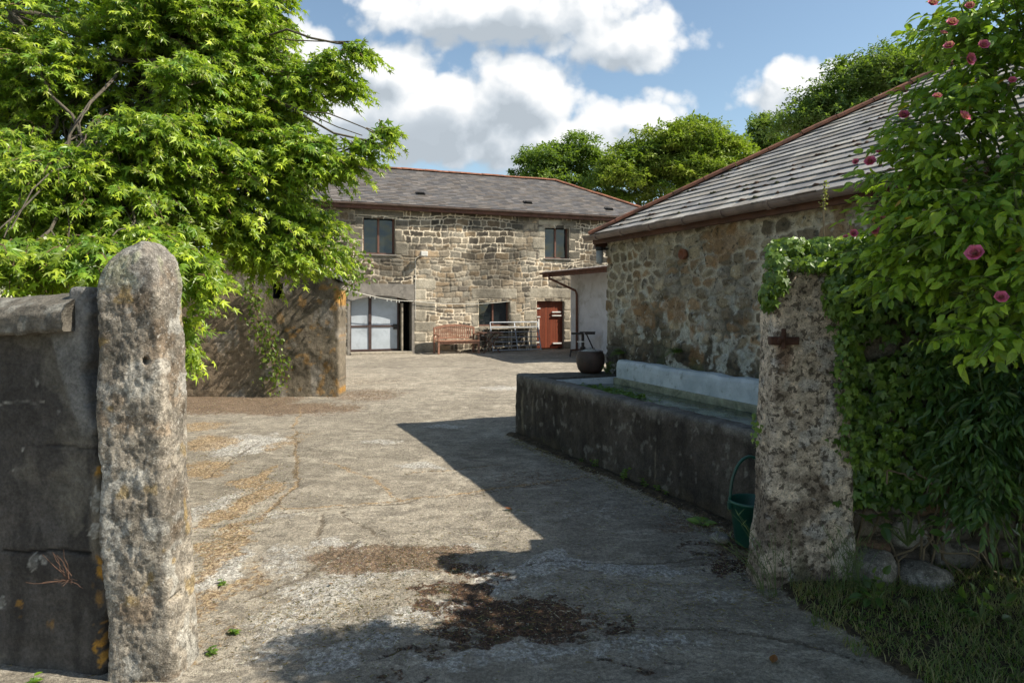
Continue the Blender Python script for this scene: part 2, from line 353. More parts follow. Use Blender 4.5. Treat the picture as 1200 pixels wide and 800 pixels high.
# ---------------------------------------------------------------- ground
def axis(lo, hi, step, far, g):
    a = list(np.arange(lo, hi + 1e-6, step)); s = step
    while a[-1] < far: s *= g; a.append(a[-1] + s)
    s = step
    while a[0] > -far: s *= g; a.insert(0, a[0] - s)
    return np.array(a)
def seg_dist(P, A, B):
    A = np.array(A[:2]); B = np.array(B[:2]); d = B - A; t = np.clip(((P - A) @ d) / (d @ d), 0, 1)
    return np.linalg.norm(P - (A + t[:, None] * d), axis=1)
def pl_dist(P, pts): return np.min([seg_dist(P, a, b) for a, b in zip(pts[:-1], pts[1:])], axis=0)
def build_ground():
    xs = axis(-3.2, 3.2, 0.022, 500, 1.09)
    ys = [2.4]
    while ys[-1] < 30: ys.append(ys[-1] * 1.0062)
    s = ys[-1] * 0.0062
    while ys[-1] < 800: s *= 1.15; ys.append(ys[-1] + s)
    s = 0.02; lo = []; y = 2.4
    while y > -200: s *= 1.15; y -= s; lo.insert(0, y)
    ys = np.array(lo + ys)
    X, Y = np.meshgrid(xs, ys); P = np.c_[X.ravel(), Y.ravel()]; n = len(P)
    near = (np.abs(P[:, 0]) < 40) & (P[:, 1] > -20) & (P[:, 1] < 60)
    w = np.c_[fbm(P * 3.1, 4, 5), fbm(P * 3.1, 4, 9)] - 0.5
    w2 = np.c_[fbm(P * 12, 3, 15), fbm(P * 12, 3, 19)] - 0.5
    def blob(lst, soft=0.35, wa=0.5):
        r = np.zeros(n); Q = P + w * wa + w2 * 0.10
        for (px, py, rx, ry, s) in lst:
            c = G(px, py); d = c[1]; a = rx * d / FPX; b = ry * d * d / (FPX * EYE)
            e = np.hypot((Q[:, 0] - c[0]) / a, (Q[:, 1] - c[1]) / b)
            r = np.maximum(r, s * (1 - sstep(e, 1 - soft, 1 + soft)))
        return r
    def line(lst, width, wa=0.12):
        Q = P + w * wa + w2 * 0.04; r = np.zeros(n)
        for pts in lst:
            d = pl_dist(Q, [G(*p) for p in pts]); r = np.maximum(r, 1 - sstep(d, width * 0.4, width))
        return r
    moss = blob([(600, 718, 95, 22, 1), (540, 700, 45, 26, .9), (560, 742, 60, 16, .7), (640, 735, 60, 18, .9), (560, 672, 60, 9, .6), (690, 726, 60, 12, .6),
                 (870, 660, 60, 14, .75), (880, 625, 50, 12, .7), (820, 640, 40, 10, .5), (740, 770, 40, 8, .5), (470, 668, 30, 8, .45), (480, 790, 60, 12, .5), (520, 760, 40, 10, .6)], 0.5, 0.45)
    brown = blob([(470, 655, 85, 22, .9), (420, 665, 60, 14, .6), (520, 650, 40, 14, .7), (650, 560, 90, 10, .35), (840, 615, 90, 14, .5), (900, 650, 60, 20, .7),
                  (260, 470, 90, 14, .8), (340, 478, 90, 8, .7), (430, 462, 50, 8, .5), (250, 590, 60, 60, .25)], 0.5, 0.5)
    straw = blob([(262, 640, 15, 60, .8), (280, 590, 16, 30, .9), (302, 560, 15, 18, .8), (330, 520, 18, 14, .6), (245, 520, 40, 10, .9), (240, 548, 40, 12, .8),
                  (255, 700, 30, 50, .7), (230, 500, 40, 7, .7), (262, 745, 30, 30, .5), (420, 447, 60, 4, .35), (560, 432, 50, 2, .3), (620, 422, 40, 1.5, .3)], 0.6, 0.45)
    straw = np.maximum(straw, 0.8 * line([[(330, 595), (440, 588), (520, 580), (580, 572), (700, 556)], [(310, 600), (350, 560), (345, 500), (352, 478)],
                                          [(480, 552), (560, 548), (590, 545)], [(380, 540), (440, 560), (470, 585)]], 0.035))
    white = blob([(290, 520, 45, 12, 1), (700, 664, 95, 8, 1.4), (640, 668, 50, 8, 1.0), (575, 678, 40, 12, .9), (560, 690, 40, 12, .8), (420, 765, 50, 14, .7), (390, 690, 60, 14, .6), (470, 735, 40, 12, .7),
                  (430, 676, 80, 14, .6), (360, 730, 60, 40, .5), (330, 660, 40, 20, .5), (640, 690, 60, 8, .4), (410, 640, 40, 8, .7), (540, 640, 30, 8, .6), (500, 712, 40, 10, .9), (640, 760, 90, 14, .5), (760, 745, 90, 12, .45), (560, 770, 60, 10, .5), (230, 600, 22, 30, .6), (590, 455, 40, 3, .6), (500, 545, 30, 3, .7),
                  (440, 517, 30, 3, .6), (520, 500, 30, 3, .6), (700, 600, 50, 12, .3), (240, 670, 25, 30, .7), (850, 700, 60, 10, .5), (790, 690, 80, 8, .3), (330, 600, 40, 5, .5)], 0.5, 0.5)
    crack = line([[(0, 600), (240, 560), (300, 520)], [(330, 600), (440, 590), (520, 582), (580, 574), (700, 556)], [(310, 600), (350, 560), (345, 500)],
                  [(380, 600), (375, 630), (392, 655)], [(480, 552), (590, 545)], [(200, 480), (350, 485), (470, 455)], [(620, 660), (800, 655), (880, 640)],
                  [(450, 770), (560, 742), (720, 728), (900, 740), (1000, 770)], [(300, 700), (400, 650), (425, 632)], [(400, 598), (470, 640)]], 0.022, 0.16)
    # grass bank on the right, under the rose and along the ivy wall
    edge = np.array([G(905, 672)[:2], G(912, 700)[:2], G(945, 728)[:2], G(1000, 760)[:2], G(1060, 800)[:2]])
    Q = P + w * 0.25 + w2 * 0.1
    ex = np.interp(Q[:, 1], edge[::-1, 1], edge[::-1, 0])
    soil = sstep(Q[:, 0] - ex, -0.05, 0.12) * (1 - sstep(Q[:, 1], 4.4, 4.7)) * sstep(P[:, 1], -8, -6)
    soil = np.maximum(soil, 1 - sstep(seg_dist(P + w * 0.2, G(603, 512), G(880, 630)), 0.02, 0.13))
    soil = np.maximum(soil, sstep(np.hypot(P[:, 0] * 0.8, P[:, 1] - 12) + w[:, 0] * 8, 26, 32))   # beyond the yard
    far = sstep(np.hypot(P[:, 0] * 0.8, P[:, 1] - 12) + w[:, 0] * 8, 26, 34)
    white *= 1 - soil; moss *= 1 - far; moss = np.clip(moss * 1.08, 0, 1.1); white = np.clip(white * 1.35, 0, 1.5); brown = np.clip(brown * 1.25, 0, 1.2)
    z = (fbm(P * 0.9, 3, 31) - 0.5) * 0.035 + (fbm(P * 9, 3, 33) - 0.5) * 0.012
    rough_zone = np.clip(brown + moss + white * 0.7 + straw, 0, 1)
    z += (fbm(P * 26, 3, 37) - 0.5) * (0.004 + 0.022 * rough_zone) - 0.010 * crack - 0.010 * np.clip(moss + brown, 0, 1) + 0.006 * white
    z += soil * (0.03 + 0.05 * (fbm(P * 2.2, 3, 41) - 0.3))
    z = np.where(near, z, z * 0.3) - far * 0.05
    r, c = len(ys), len(xs); I = np.arange(r * c).reshape(r, c)
    F = np.stack([I[:-1, :-1], I[:-1, 1:], I[1:, 1:], I[1:, :-1]], -1).reshape(-1, 4)
    m, t, b = new_mat('yard_concrete'); tc = t.node('ShaderNodeTexCoord').outputs['Object']
    A = {k: t.attr(k, 'Fac') for k in ('moss', 'brown', 'straw', 'white', 'crack', 'soil', 'far')}
    n1 = t.noise(tc, 0.7, 6, 0.65); n2 = t.noise(tc, 6, 7, 0.7, 0.4); n3 = t.noise(tc, 42, 6, 0.75); n4 = t.noise(tc, 150, 4, 0.8); n5 = t.noise(tc, 17, 7, 0.75, 0.3)
    base = t.mix(t.ramp(n1, 0.35, 0.65), (0.262, 0.229, 0.180), (0.365, 0.322, 0.256))
    cells = t.voro(t.vm('ADD', tc, t.vm('SCALE', t.noise(tc, 1.3, 4, 0.6, out=1), 1.1)), 0.38, 'F1', 1)
    sepc = t.node('ShaderNodeSeparateColor'); t.put(sepc.inputs[0], cells); kk = t.m('ADD', 0.84, t.m('MULTIPLY', sepc.outputs[0], 0.30)); base = t.mix(1.0, base, t.comb(kk, kk, kk), 'MULTIPLY')
    base = t.mix(t.ramp(n2, 0.42, 0.62, 0, 0.6), base, (0.180, 0.156, 0.122))
    base = t.mix(t.ramp(n5, 0.56, 0.68, 0, 0.5), base, (0.37, 0.34, 0.29))
    sc = t.node('ShaderNodeMapping'); t.put(sc.inputs[0], tc); sc.inputs['Scale'].default_value = (1.0, 2.6, 1)
    base = t.mix(t.ramp(t.noise(sc.outputs[0], 2.4, 7, 0.72, 0.8), 0.56, 0.60, 0, 0.6), base, (0.43, 0.385, 0.31))
    base = t.mix(t.ramp(t.noise(t.vm('ADD', sc.outputs[0], (7, 3, 0)), 1.7, 7, 0.75, 1.2), 0.57, 0.62, 0, 0.55), base, (0.150, 0.130, 0.105))
    def th(a, nz, w=0.5, lo=0.42, hi=0.62):   # break a smooth mask up with noise
        return t.ramp(t.m('ADD', a, t.m('MULTIPLY', t.m('SUBTRACT', nz, 0.5), w * 2)), lo, hi)
    base = t.mix(t.m('MULTIPLY', th(A['white'], n5, 1.3, 0.42, 0.80), 0.9), base, t.mix(t.ramp(n3, 0.35, 0.7), (0.30, 0.275, 0.24), (0.56, 0.54, 0.49)))
    dirt = t.mix(t.ramp(n3, 0.35, 0.65), (0.095, 0.058, 0.034), (0.22, 0.150, 0.095))
    base = t.mix(t.m('MULTIPLY', th(A['brown'], n5, 1.2, 0.40, 0.72), 0.85), base, dirt)
    base = t.mix(t.m('MULTIPLY', th(A['straw'], t.m('ADD', t.m('MULTIPLY', n5, 0.7), t.m('MULTIPLY', n2, 0.3)), 1.5, 0.42, 0.72), 0.8), base, t.mix(t.ramp(n3, 0.35, 0.65), (0.17, 0.095, 0.050), (0.42, 0.31, 0.17)))
    base = t.mix(t.m('MULTIPLY', th(A['crack'], n5, 1.0, 0.42, 0.8), 0.7), base, (0.11, 0.085, 0.058))
    mcol = t.mix(t.ramp(n3, 0.4, 0.65), (0.030, 0.016, 0.009), (0.125, 0.062, 0.030))
    mcol = t.mix(t.ramp(n2, 0.58, 0.66, 0, 0.6), mcol, (0.07, 0.085, 0.025))
    base = t.mix(t.m('MULTIPLY', th(A['moss'], t.m('ADD', t.m('MULTIPLY', n5, 0.6), t.m('MULTIPLY', n2, 0.4)), 1.7, 0.50, 0.72), 0.92), base, mcol)
    soilc = t.mix(t.ramp(n5, 0.4, 0.65), (0.050, 0.038, 0.024), (0.11, 0.082, 0.050))
    base = t.mix(th(A['soil'], n5, 0.5, 0.35, 0.6), base, soilc)
    base = t.mix(A['far'], base, t.mix(n2, (0.06, 0.09, 0.025), (0.09, 0.11, 0.035)))
    peb = t.voro(tc, 70.0, 'F1'); pebc = t.voro(tc, 70.0, 'F1', 1)
    rough = t.m('ADD', t.m('ADD', A['white'], A['brown']), A['moss'], clamp=True)
    isp = t.m('MULTIPLY', t.ramp(peb, 0.34, 0.22), t.m('MULTIPLY', rough, t.ramp(n5, 0.45, 0.6)))
    base = t.mix(t.m('MULTIPLY', isp, 0.55), base, t.mix(0.75, pebc, (0.36, 0.32, 0.27)))
    n6 = t.noise(tc, 3.1, 5, 0.8, 0.6)
    k = t.m('MULTIPLY', t.m('MULTIPLY', t.ramp(n3, 0.3, 0.7, 0.66, 1.32), t.ramp(n4, 0.3, 0.7, 0.62, 1.36)), t.ramp(n6, 0.3, 0.7, 0.80, 1.18))
    base = t.mix(1.0, base, t.comb(k, k, k), 'MULTIPLY')
    t.put(b.inputs['Base Color'], base); b.inputs['Roughness'].default_value = 0.95; b.inputs['Specular IOR Level'].default_value = 0.2
    h = t.m('ADD', t.m('MULTIPLY', n3, 0.6), t.m('ADD', t.m('MULTIPLY', n4, 0.25), t.m('ADD', t.m('MULTIPLY', n5, 0.9), t.m('MULTIPLY', isp, 0.5))))
    bump(t, b, h, 0.026)
    o = mesh_obj('ground', np.c_[P, z], F, m, origin=(0, 0, 0), smooth=True,
                 attrs=dict(moss=moss, brown=brown, straw=straw, white=white, crack=crack, soil=soil, far=far))
    o['kind'] = 'structure'
    return P, z, (xs, ys)
_P, _Z, (_xs, _ys) = build_ground()
_ZG = _Z.reshape(len(_ys), len(_xs))
def gz(x, y):
    i = np.clip(np.searchsorted(_ys, y), 0, len(_ys) - 1); j = np.clip(np.searchsorted(_xs, x), 0, len(_xs) - 1); return float(_ZG[i, j])

# ---------------------------------------------------------------- masonry height fields
def coursed(W, H, rng, hr=(0.09, 0.25), wr=(0.11, 0.46)):
    rows = [0.0]
    while rows[-1] < H: rows.append(rows[-1] + rng.uniform(*hr))
    cells = []
    for i in range(len(rows) - 1):
        h = rows[i + 1] - rows[i]; x = [-rng.uniform(0, 0.3)]
        while x[-1] < W: x.append(x[-1] + rng.uniform(*wr) * (0.7 + h * 2.0))
        cells.append(np.array(x))
    return np.array(rows), cells
def stone_panel(name, O, du, W, H, res, mat, parent, seed, mode, palette, mortar, holes=(), blocks=(), prot=0.022, top=None, stain=None, rowh=0.14, aspect=1.5):
    """masonry face: real relief for every stone, its own colour per stone. O corner, du along, outward = right-hand of du"""
    rng = np.random.default_rng(seed); out = np.cross(du, ZZ); out = out / np.linalg.norm(out)
    def ax(L, cuts):
        c = sorted(set([0.0, L] + [x for x in cuts if 0 < x < L])); r = []
        for a, b in zip(c[:-1], c[1:]):
            k = max(1, int(round((b - a) / res))); r += list(a + (b - a) * np.arange(k) / k)
        return np.array(r + [L])
    us = ax(W, [h[0] for h in holes] + [h[1] for h in holes]); vs = ax(H, [h[2] for h in holes] + [h[3] for h in holes])
    A, B = np.meshgrid(us, vs); P = np.c_[A.ravel(), B.ravel()]; n = len(P)
    wp = P + (np.c_[fbm(P * 4, 3, seed), fbm(P * 4, 3, seed + 7)] - 0.5) * (0.07 if mode == 'rubble' else 0.085)
    wp += (np.c_[fbm(P * 16, 2, seed + 3), fbm(P * 16, 2, seed + 5)] - 0.5) * (0.022 if mode == 'rubble' else 0.045)
    if mode != 'rubble': wp[:, 1] += (vnoise(np.c_[P[:, 0] * 1.1, np.floor(P[:, 1] * 1.6)], seed + 8) - .5) * 0.16 + (fbm(P * .8, 2, seed + 2) - .5) * .12
    if mode == 'coursed':
        rows, cells = coursed(W, H, rng); ri = np.clip(np.searchsorted(rows, wp[:, 1], 'right') - 1, 0, len(rows) - 2)
        de = np.zeros(n); sid = np.zeros(n, int); cnt = 0
        for r in range(len(rows) - 1):
            m = ri == r
            if not m.any(): continue
            x = cells[r]; ci = np.clip(np.searchsorted(x, wp[m, 0], 'right') - 1, 0, len(x) - 2)
            dx = np.minimum(wp[m, 0] - x[ci], x[ci + 1] - wp[m, 0]); dy = np.minimum(wp[m, 1] - rows[r], rows[r + 1] - wp[m, 1])
            q = np.minimum(dx, 0.04), np.minimum(dy, 0.04)
            de[m] = 0.04 - np.hypot(0.04 - q[0], 0.04 - q[1]); sid[m] = cnt + ci; cnt += len(x)
    else:
        pts = []
        y = -rowh
        while y < H + rowh:
            x = -0.3 + rng.uniform(0, 0.2)
            while x < W + 0.3: pts.append((x, y + rng.uniform(-0.35, 0.35) * rowh)); x += rng.uniform(0.6, 1.6) * rowh * aspect
            y += rowh * rng.uniform(0.8, 1.2)
        S = np.array(pts); S2 = S * (1 / aspect, 1); Q = wp * (1 / aspect, 1)
        f1 = np.full(n, 9.0); f2 = np.full(n, 9.0); sid = np.zeros(n, int)
        order = np.argsort(S[:, 0]); S2 = S2[order]
        for k0 in range(0, n, 4000):
            q = Q[k0:k0 + 4000]; lo = q[:, 0].min() - 0.5; hi = q[:, 0].max() + 0.5; yl = q[:, 1].min() - 0.5; yh = q[:, 1].max() + 0.5
            ii = np.where((S2[:, 0] > lo) & (S2[:, 0] < hi) & (S2[:, 1] > yl) & (S2[:, 1] < yh))[0]
            D = (np.abs(q[:, None, 0] - S2[None, ii, 0]) ** 3.5 + np.abs(q[:, None, 1] - S2[None, ii, 1]) ** 3.5) ** (1 / 3.5)
            pa = np.argpartition(D, 1, axis=1)[:, :2]; d = np.take_along_axis(D, pa, 1); w = np.argsort(d, 1)
            d = np.take_along_axis(d, w, 1); pa = np.take_along_axis(pa, w, 1)
            f1[k0:k0 + 4000] = d[:, 0]; f2[k0:k0 + 4000] = d[:, 1]; sid[k0:k0 + 4000] = ii[pa[:, 0]]
        de = (f2 - f1) * 0.5; cnt = len(S)
    isb = np.zeros(n, bool)
    for bi, (a0, a1, b0, b1) in enumerate(blocks):
        q = P + (wp - P) * 0.25; m = (q[:, 0] > a0) & (q[:, 0] < a1) & (q[:, 1] > b0) & (q[:, 1] < b1)
        de[m] = np.minimum(np.minimum(q[m, 0] - a0, a1 - q[m, 0]), np.minimum(q[m, 1] - b0, b1 - q[m, 1])); sid[m] = cnt + bi; isb |= m
    cnt += len(blocks)
    pr = rng.uniform(0.35, 1.0, cnt + 1)[sid]; pal = np.array(palette); ci = rng.integers(0, len(pal), cnt + 1)
    c = pal[ci][sid] * rng.uniform(0.75, 1.2, cnt + 1)[sid][:, None]
    tilt = rng.uniform(-1, 1, (cnt + 1, 2))[sid] * 0.02
    mw = 0.010 + 0.014 * fbm(P * 1.3, 3, seed + 50)
    s = sstep(de, mw * 0.35, mw * 0.35 + (0.022 if mode == 'coursed' else 0.014))
    h = s * prot * pr + (fbm(P * 14, 3, seed + 11) - 0.5) * 0.012 * s + (fbm(P * 5, 2, seed + 12) - 0.5) * 0.03 * (s if mode == 'rubble' else 0.4 * s)
    h[isb] = (s * prot * 0.8 + (fbm(P * 10, 3, seed + 13) - 0.5) * 0.006)[isb]
    if blocks: c[isb] = (np.array((0.36, 0.32, 0.25)) * rng.uniform(0.8, 1.1, cnt + 1)[sid][:, None])[isb]
    mp = fbm(P * 0.9, 4, seed + 60); mor = np.array(mortar)[None] * (0.42 + 1.0 * sstep(mp, .38, .62))[:, None]; mw = mw * (.7 + .8 * sstep(mp, .4, .6))
    c = mor * (1 - s[:, None]) + c * s[:, None]
    if stain is not None: c = stain(P, c, s, seed)
    topv = H if top is None else top
    F = []
    I = np.arange(n).reshape(len(vs), len(us)); F = np.stack([I[:-1, :-1], I[:-1, 1:], I[1:, 1:], I[1:, :-1]], -1).reshape(-1, 4)
    cu = (us[:-1] + us[1:]) / 2; cv = (vs[:-1] + vs[1:]) / 2; CU, CV = np.meshgrid(cu, cv); keep = np.ones(CU.size, bool)
    for (a0, a1, b0, b1) in holes: keep &= ~((CU.ravel() > a0) & (CU.ravel() < a1) & (CV.ravel() > b0) & (CV.ravel() < b1))
    if callable(top): keep &= CV.ravel() < top(CU.ravel())
    F = F[keep]
    V = np.array(O)[None] + P[:, :1] * du[None] + P[:, 1:] * ZZ[None] + h[:, None] * out[None]
    used = np.zeros(n, bool); used[F.ravel()] = True; idx = np.cumsum(used) - 1
    return mesh_obj(name, V[used], idx[F], mat, parent, c[used], True)

def slates(mb, E0, E1, T0, T1, sw, sh, seed, pal, thick=0.008):
    """slated roof plane between the eave line E0-E1 and the top line T0-T1, one thin tilted slab per slate"""
    rng = np.random.default_rng(seed); E0, E1, T0, T1 = (np.array(x, float) for x in (E0, E1, T0, T1))
    du = (E1 - E0) / np.linalg.norm(E1 - E0); q = T0 - E0; up = q - du * (q @ du); L = np.linalg.norm(up); up /= L
    nr = np.cross(du, up); nr = nr if nr[2] > 0 else -nr
    W = np.linalg.norm(E1 - E0); a0 = (T0 - E0) @ du; a1 = (T1 - E0) @ du
    rows = int(L / sh) + 1
    for r in range(rows):
        s0 = r * sh; s1 = min(L, s0 + sh * 1.25)
        if s0 > L - 0.02: break
        l0, l1 = a0 * s0 / L, a0 * s1 / L; r0, r1 = W + (a1 - W) * s0 / L, W + (a1 - W) * s1 / L
        x = min(l0, l1) - sw * (0.5 if r % 2 else 1.0)
        while x < max(r0, r1):
            w = sw * rng.uniform(0.88, 1.12); xa, xb = x + 0.002, x + w - 0.002; x += w
            b0, b1 = max(xa, l0), min(xb, r0); t0, t1 = max(xa, l1), min(xb, r1)
            if b1 - b0 < 0.01 and t1 - t0 < 0.01: continue
            if b1 < b0: b0 = b1 = (max(min(b0, r0), l0))
            if t1 < t0: t0 = t1 = (max(min(t0, r1), l1))
            lift = thick * 1.9 + rng.uniform(0, 0.004); dz = rng.uniform(-0.008, 0.004); th = thick
            def p(a, s, z): return E0 + du * a + up * s + nr * z
            c = pal[rng.integers(0, len(pal))]; k = rng.uniform(0.78, 1.2); c = tuple(v * k for v in c)
            mb.hexa([p(b0, s0 + dz, lift - th), p(b1, s0 + dz + rng.uniform(-.004, .004), lift - th), p(t1, s1, 0), p(t0, s1, 0),
                     p(b0, s0 + dz, lift), p(b1, s0 + dz, lift + rng.uniform(0, .002)), p(t1, s1, th * .4), p(t0, s1, th * .4)], c)
def ridge_tiles(mb, A, B, w=0.13, ln=0.42, seed=0):
    A = np.array(A, float); B = np.array(B, float); d = B - A; L = np.linalg.norm(d); d /= L; side = np.cross(d, ZZ); side /= np.linalg.norm(side); up = np.cross(side, d)
    rng = random.Random(seed); n = max(1, int(L / ln)); s = L / n
    for i in range(n):
        a = A + d * (i * s + 0.003); e = A + d * ((i + 1) * s - 0.004); j = rng.uniform(-.006, .006); V = []
        for p, k in ((a, 1.0), (e, 0.97)):
            for q in range(7):
                t = math.pi * q / 6; V.append(p + side * math.cos(t) * w * k + up * (math.sin(t) * w * 0.62 * k - 0.02 + j))
            for q in range(6, -1, -1):
                t = math.pi * q / 6; V.append(p + side * math.cos(t) * (w - 0.02) * k + up * (math.sin(t) * (w * 0.62 - 0.02) * k - 0.02 + j))
        m = 14
        mb.add(V, [(i2, (i2 + 1) % m, m + (i2 + 1) % m, m + i2) for i2 in range(m)] + [tuple(range(m - 1, -1, -1)), tuple(range(m, 2 * m))])
def gutter(mb, A, B, r=0.055, outd=None, joints=0.8):
    A = np.array(A, float); B = np.array(B, float); d = B - A; L = np.linalg.norm(d); d /= L; side = np.cross(d, ZZ); side /= np.linalg.norm(side)
    def prof(p, rr, ri):
        V = []
        for q in range(9):
            t = math.pi + math.pi * q / 8; V.append(p + side * math.cos(t) * rr + ZZ * math.sin(t) * rr)
        for q in range(8, -1, -1):
            t = math.pi + math.pi * q / 8; V.append(p + side * math.cos(t) * ri + ZZ * math.sin(t) * ri)
        return V
    def run(a, b, rr, ri):
        m = 18; mb.add(prof(a, rr, ri) + prof(b, rr, ri), [(i, (i + 1) % m, m + (i + 1) % m, m + i) for i in range(m)] + [tuple(range(m - 1, -1, -1)), tuple(range(m, 2 * m))])
    run(A, B, r, r - 0.006)
    x = joints * 0.5
    while x < L: run(A + d * (x - 0.03), A + d * (x + 0.03), r + 0.009, r + 0.001); x += joints

# ---------------------------------------------------------------- the barn
BO = np.array((60 / 800 * 25.3, 25.3, 0.0))            # a point of its front, at the ground
def fa(px): k = (px - 600) / FPX; return (BO[1] * k - BO[0]) / (U[0] - U[1] * k)      # distance along the front
def fz(px, py): return EYE + (HZ - py) / FPX * (BO[1] + U[1] * fa(px))
A0, A1 = fa(330), fa(780); BE = 4.97; BD = 6.56; BR = 6.85
def bp(a, d=0.0, z=0.0): return BO + U * a + Vd * d + ZZ * z   # d: depth behind the front
def stain_barn(P, c, s, seed):
    d = fbm(P * 0.55, 4, seed + 80); dark = sstep(d + (P[:, 1] - 2.7) * 0.05, 0.44, 0.56)
    c = c * (1 - 0.55 * dark[:, None] * np.clip(s * 1.2, 0, 1)[:, None]) 
    e = sstep(fbm(P * 1.3, 4, seed + 90), 0.5, 0.64); c = c * (1 - 0.25 * e[:, None])
    g = sstep(0.35, 0.0, 0) if False else (1 - sstep(P[:, 1], 0.0, 0.35)); return c * (1 - 0.35 * g[:, None])
def window(parent, a0, a1, z0, z1, pt, n_out, du, frac=0.5, inset=0.16, fmat='frame', label=None, fw=0.07):
    """framed two-light window set back in its opening; pt(a, d, z) gives positions"""
    f = MB(); d = inset; t = 0.06; w = a1 - a0; h = z1 - z0
    def bx(x0, x1, y0, y1, dd=0.0, tt=t): f.box(pt(x0, d + dd, y0), du * (x1 - x0), Vd * tt, ZZ * (y1 - y0))
    bx(a0, a0 + fw, z0, z1); bx(a1 - fw, a1, z0, z1); bx(a0 + fw, a1 - fw, z0, z0 + fw); bx(a0 + fw, a1 - fw, z1 - fw, z1)
    mid = a0 + w * frac; bx(mid - fw * .6, mid + fw * .6, z0 + fw, z1 - fw, -0.012)
    o = f.build('window', M[fmat], parent, bevel=0.004)
    if label: o['label'] = label
    for (x0, x1) in ((a0 + fw, mid - fw * .6), (mid + fw * .6, a1 - fw)):
        g = MB(); g.box(pt(x0, d + 0.03, z0 + fw), du * (x1 - x0), Vd * 0.008, ZZ * (h - 2 * fw)); g.build('pane', M['glass'], o)
    return o
def reveal(mb, a0, a1, z0, z1, pt, du, depth=0.22, th=0.05, floor=True):
    """the four sides of an opening, butted behind the stone face"""
    mb.box(pt(a0 - th, 0.012, z0 - th), du * th, Vd * depth, ZZ * (z1 - z0 + 2 * th)); mb.box(pt(a1, 0.012, z0 - th), du * th, Vd * depth, ZZ * (z1 - z0 + 2 * th))
    mb.box(pt(a0, 0.012, z1), du * (a1 - a0), Vd * depth, ZZ * th)
    if floor: mb.box(pt(a0, 0.012, z0 - th), du * (a1 - a0), Vd * depth, ZZ * th)
def build_barn():
    root = thing('stone_barn', tuple(bp((A0 + A1) / 2, 0, 0)), 'long two-storey stone barn with grey slate roof across the far end of the yard', 'barn')
    wins = [(fa(425.5), fa(463), fz(445, 298), fz(445, 253)), (fa(638.5), fa(667), fz(652, 303), fz(652, 264.5)), (fa(561), fa(597), fz(579, 382), fz(579, 350.5))]
    gar = (fa(407), fa(485.5), 0.0, fz(445, 332.5)); dr = (fa(629), fa(661), 0.0, fz(645, 349.5))
    sh = lambda h: (h[0] - A0, h[1] - A0, h[2], h[3])
    blocks = []
    for k, (a0, a1, z0, z1) in enumerate(wins + [dr]):
        a0 -= A0; a1 -= A0
        blocks.append((a0 - 0.28, a1 + 0.30, z1, z1 + (0.20 if k < 2 else 0.38)))
        z = z0; j = 0
        rr = random.Random(k)
        while z < z1 - 0.1:
            hh = min(z1 - z, rr.uniform(0.28, 0.46)); w1 = 0.5 if j % 2 else 0.26; w2 = 0.26 if j % 2 else 0.46
            blocks += [(a0 - w1, a0, z, z + hh), (a1, a1 + w2, z, z + hh)]; z += hh; j += 1
        if k < 3: blocks.append((a0 - 0.22, a1 + 0.22, z0 - 0.12, z0))
    z = 0; j = 0
    while z < 2.5: blocks.append((gar[1] - A0, gar[1] - A0 + (0.42 if j % 2 else 0.75), z, z + 0.36)); z += 0.36; j += 1
    pal = [(0.34, 0.285, 0.21), (0.25, 0.21, 0.155), (0.40, 0.34, 0.255), (0.18, 0.148, 0.11), (0.29, 0.23, 0.16), (0.27, 0.24, 0.19), (0.14, 0.12, 0.095), (0.34, 0.255, 0.165)]
    stone_panel('wall', bp(A0, 0, -0.1), U, A1 - A0, BE + 0.1, 0.026, M['stone'], root, 3, 'coursed', pal, (0.50, 0.43, 0.33),
                [sh(h) for h in wins + [gar, dr]] if True else (), [(b[0], b[1], b[2] + 0.1, b[3] + 0.1) for b in blocks], 0.030, stain=stain_barn)
    # body behind the stone face: gable end, back and hipped end
    b = MB(); d = 0.30
    for (x0, x1, z0, z1) in [(A0, gar[0], 0, BE), (gar[1], wins[2][0], 0, 2.6), (wins[2][1], dr[0], 0, 2.6), (dr[1], A1, 0, 2.6), (gar[0], gar[1], gar[3], 2.6), (wins[2][0], wins[2][1], 0, wins[2][2]),
                             (wins[2][0], wins[2][1], wins[2][3], 2.6), (dr[0], dr[1], dr[3], 2.6), (gar[0], wins[0][0], 2.6, BE), (wins[0][1], wins[1][0], 2.6, BE), (wins[1][1], A1, 2.6, BE),
                             (wins[0][0], wins[0][1], 2.6, wins[0][2]), (wins[0][0], wins[0][1], wins[0][3], BE), (wins[1][0], wins[1][1], 2.6, wins[1][2]), (wins[1][0], wins[1][1], wins[1][3], BE)]:
        b.box(bp(x0, 0.006, z0), U * (x1 - x0), Vd * 0.36, ZZ * (z1 - z0))
    b.box(bp(A1 - 0.4, 0.37, 0), U * 0.4, Vd * (BD - 0.37), ZZ * BE); b.box(bp(A0, BD - 0.4, 0), U * (A1 - A0 - 0.41), Vd * 0.4, ZZ * BE)
    b.prism([bp(A0, 0.37, 0), bp(A0, BD - 0.41, 0), bp(A0, BD - 0.41, BE), bp(A0, BD / 2, BR - 0.1), bp(A0, 0.37, BE)], U * 0.4)
    b.build('wall_core', M['dressed'], root)
    for k, w in enumerate(wins): window(root, *w, bp, None, U, inset=0.17, fw=0.055 if k < 2 else 0.05)
    for w in wins: vd = MB(); vd.box(bp(w[0] - .03, 0.375, w[2] - .03), U * (w[1] - w[0] + .06), Vd * 0.02, ZZ * (w[3] - w[2] + .06)); vd.build('dark_backing', M['void'], root)
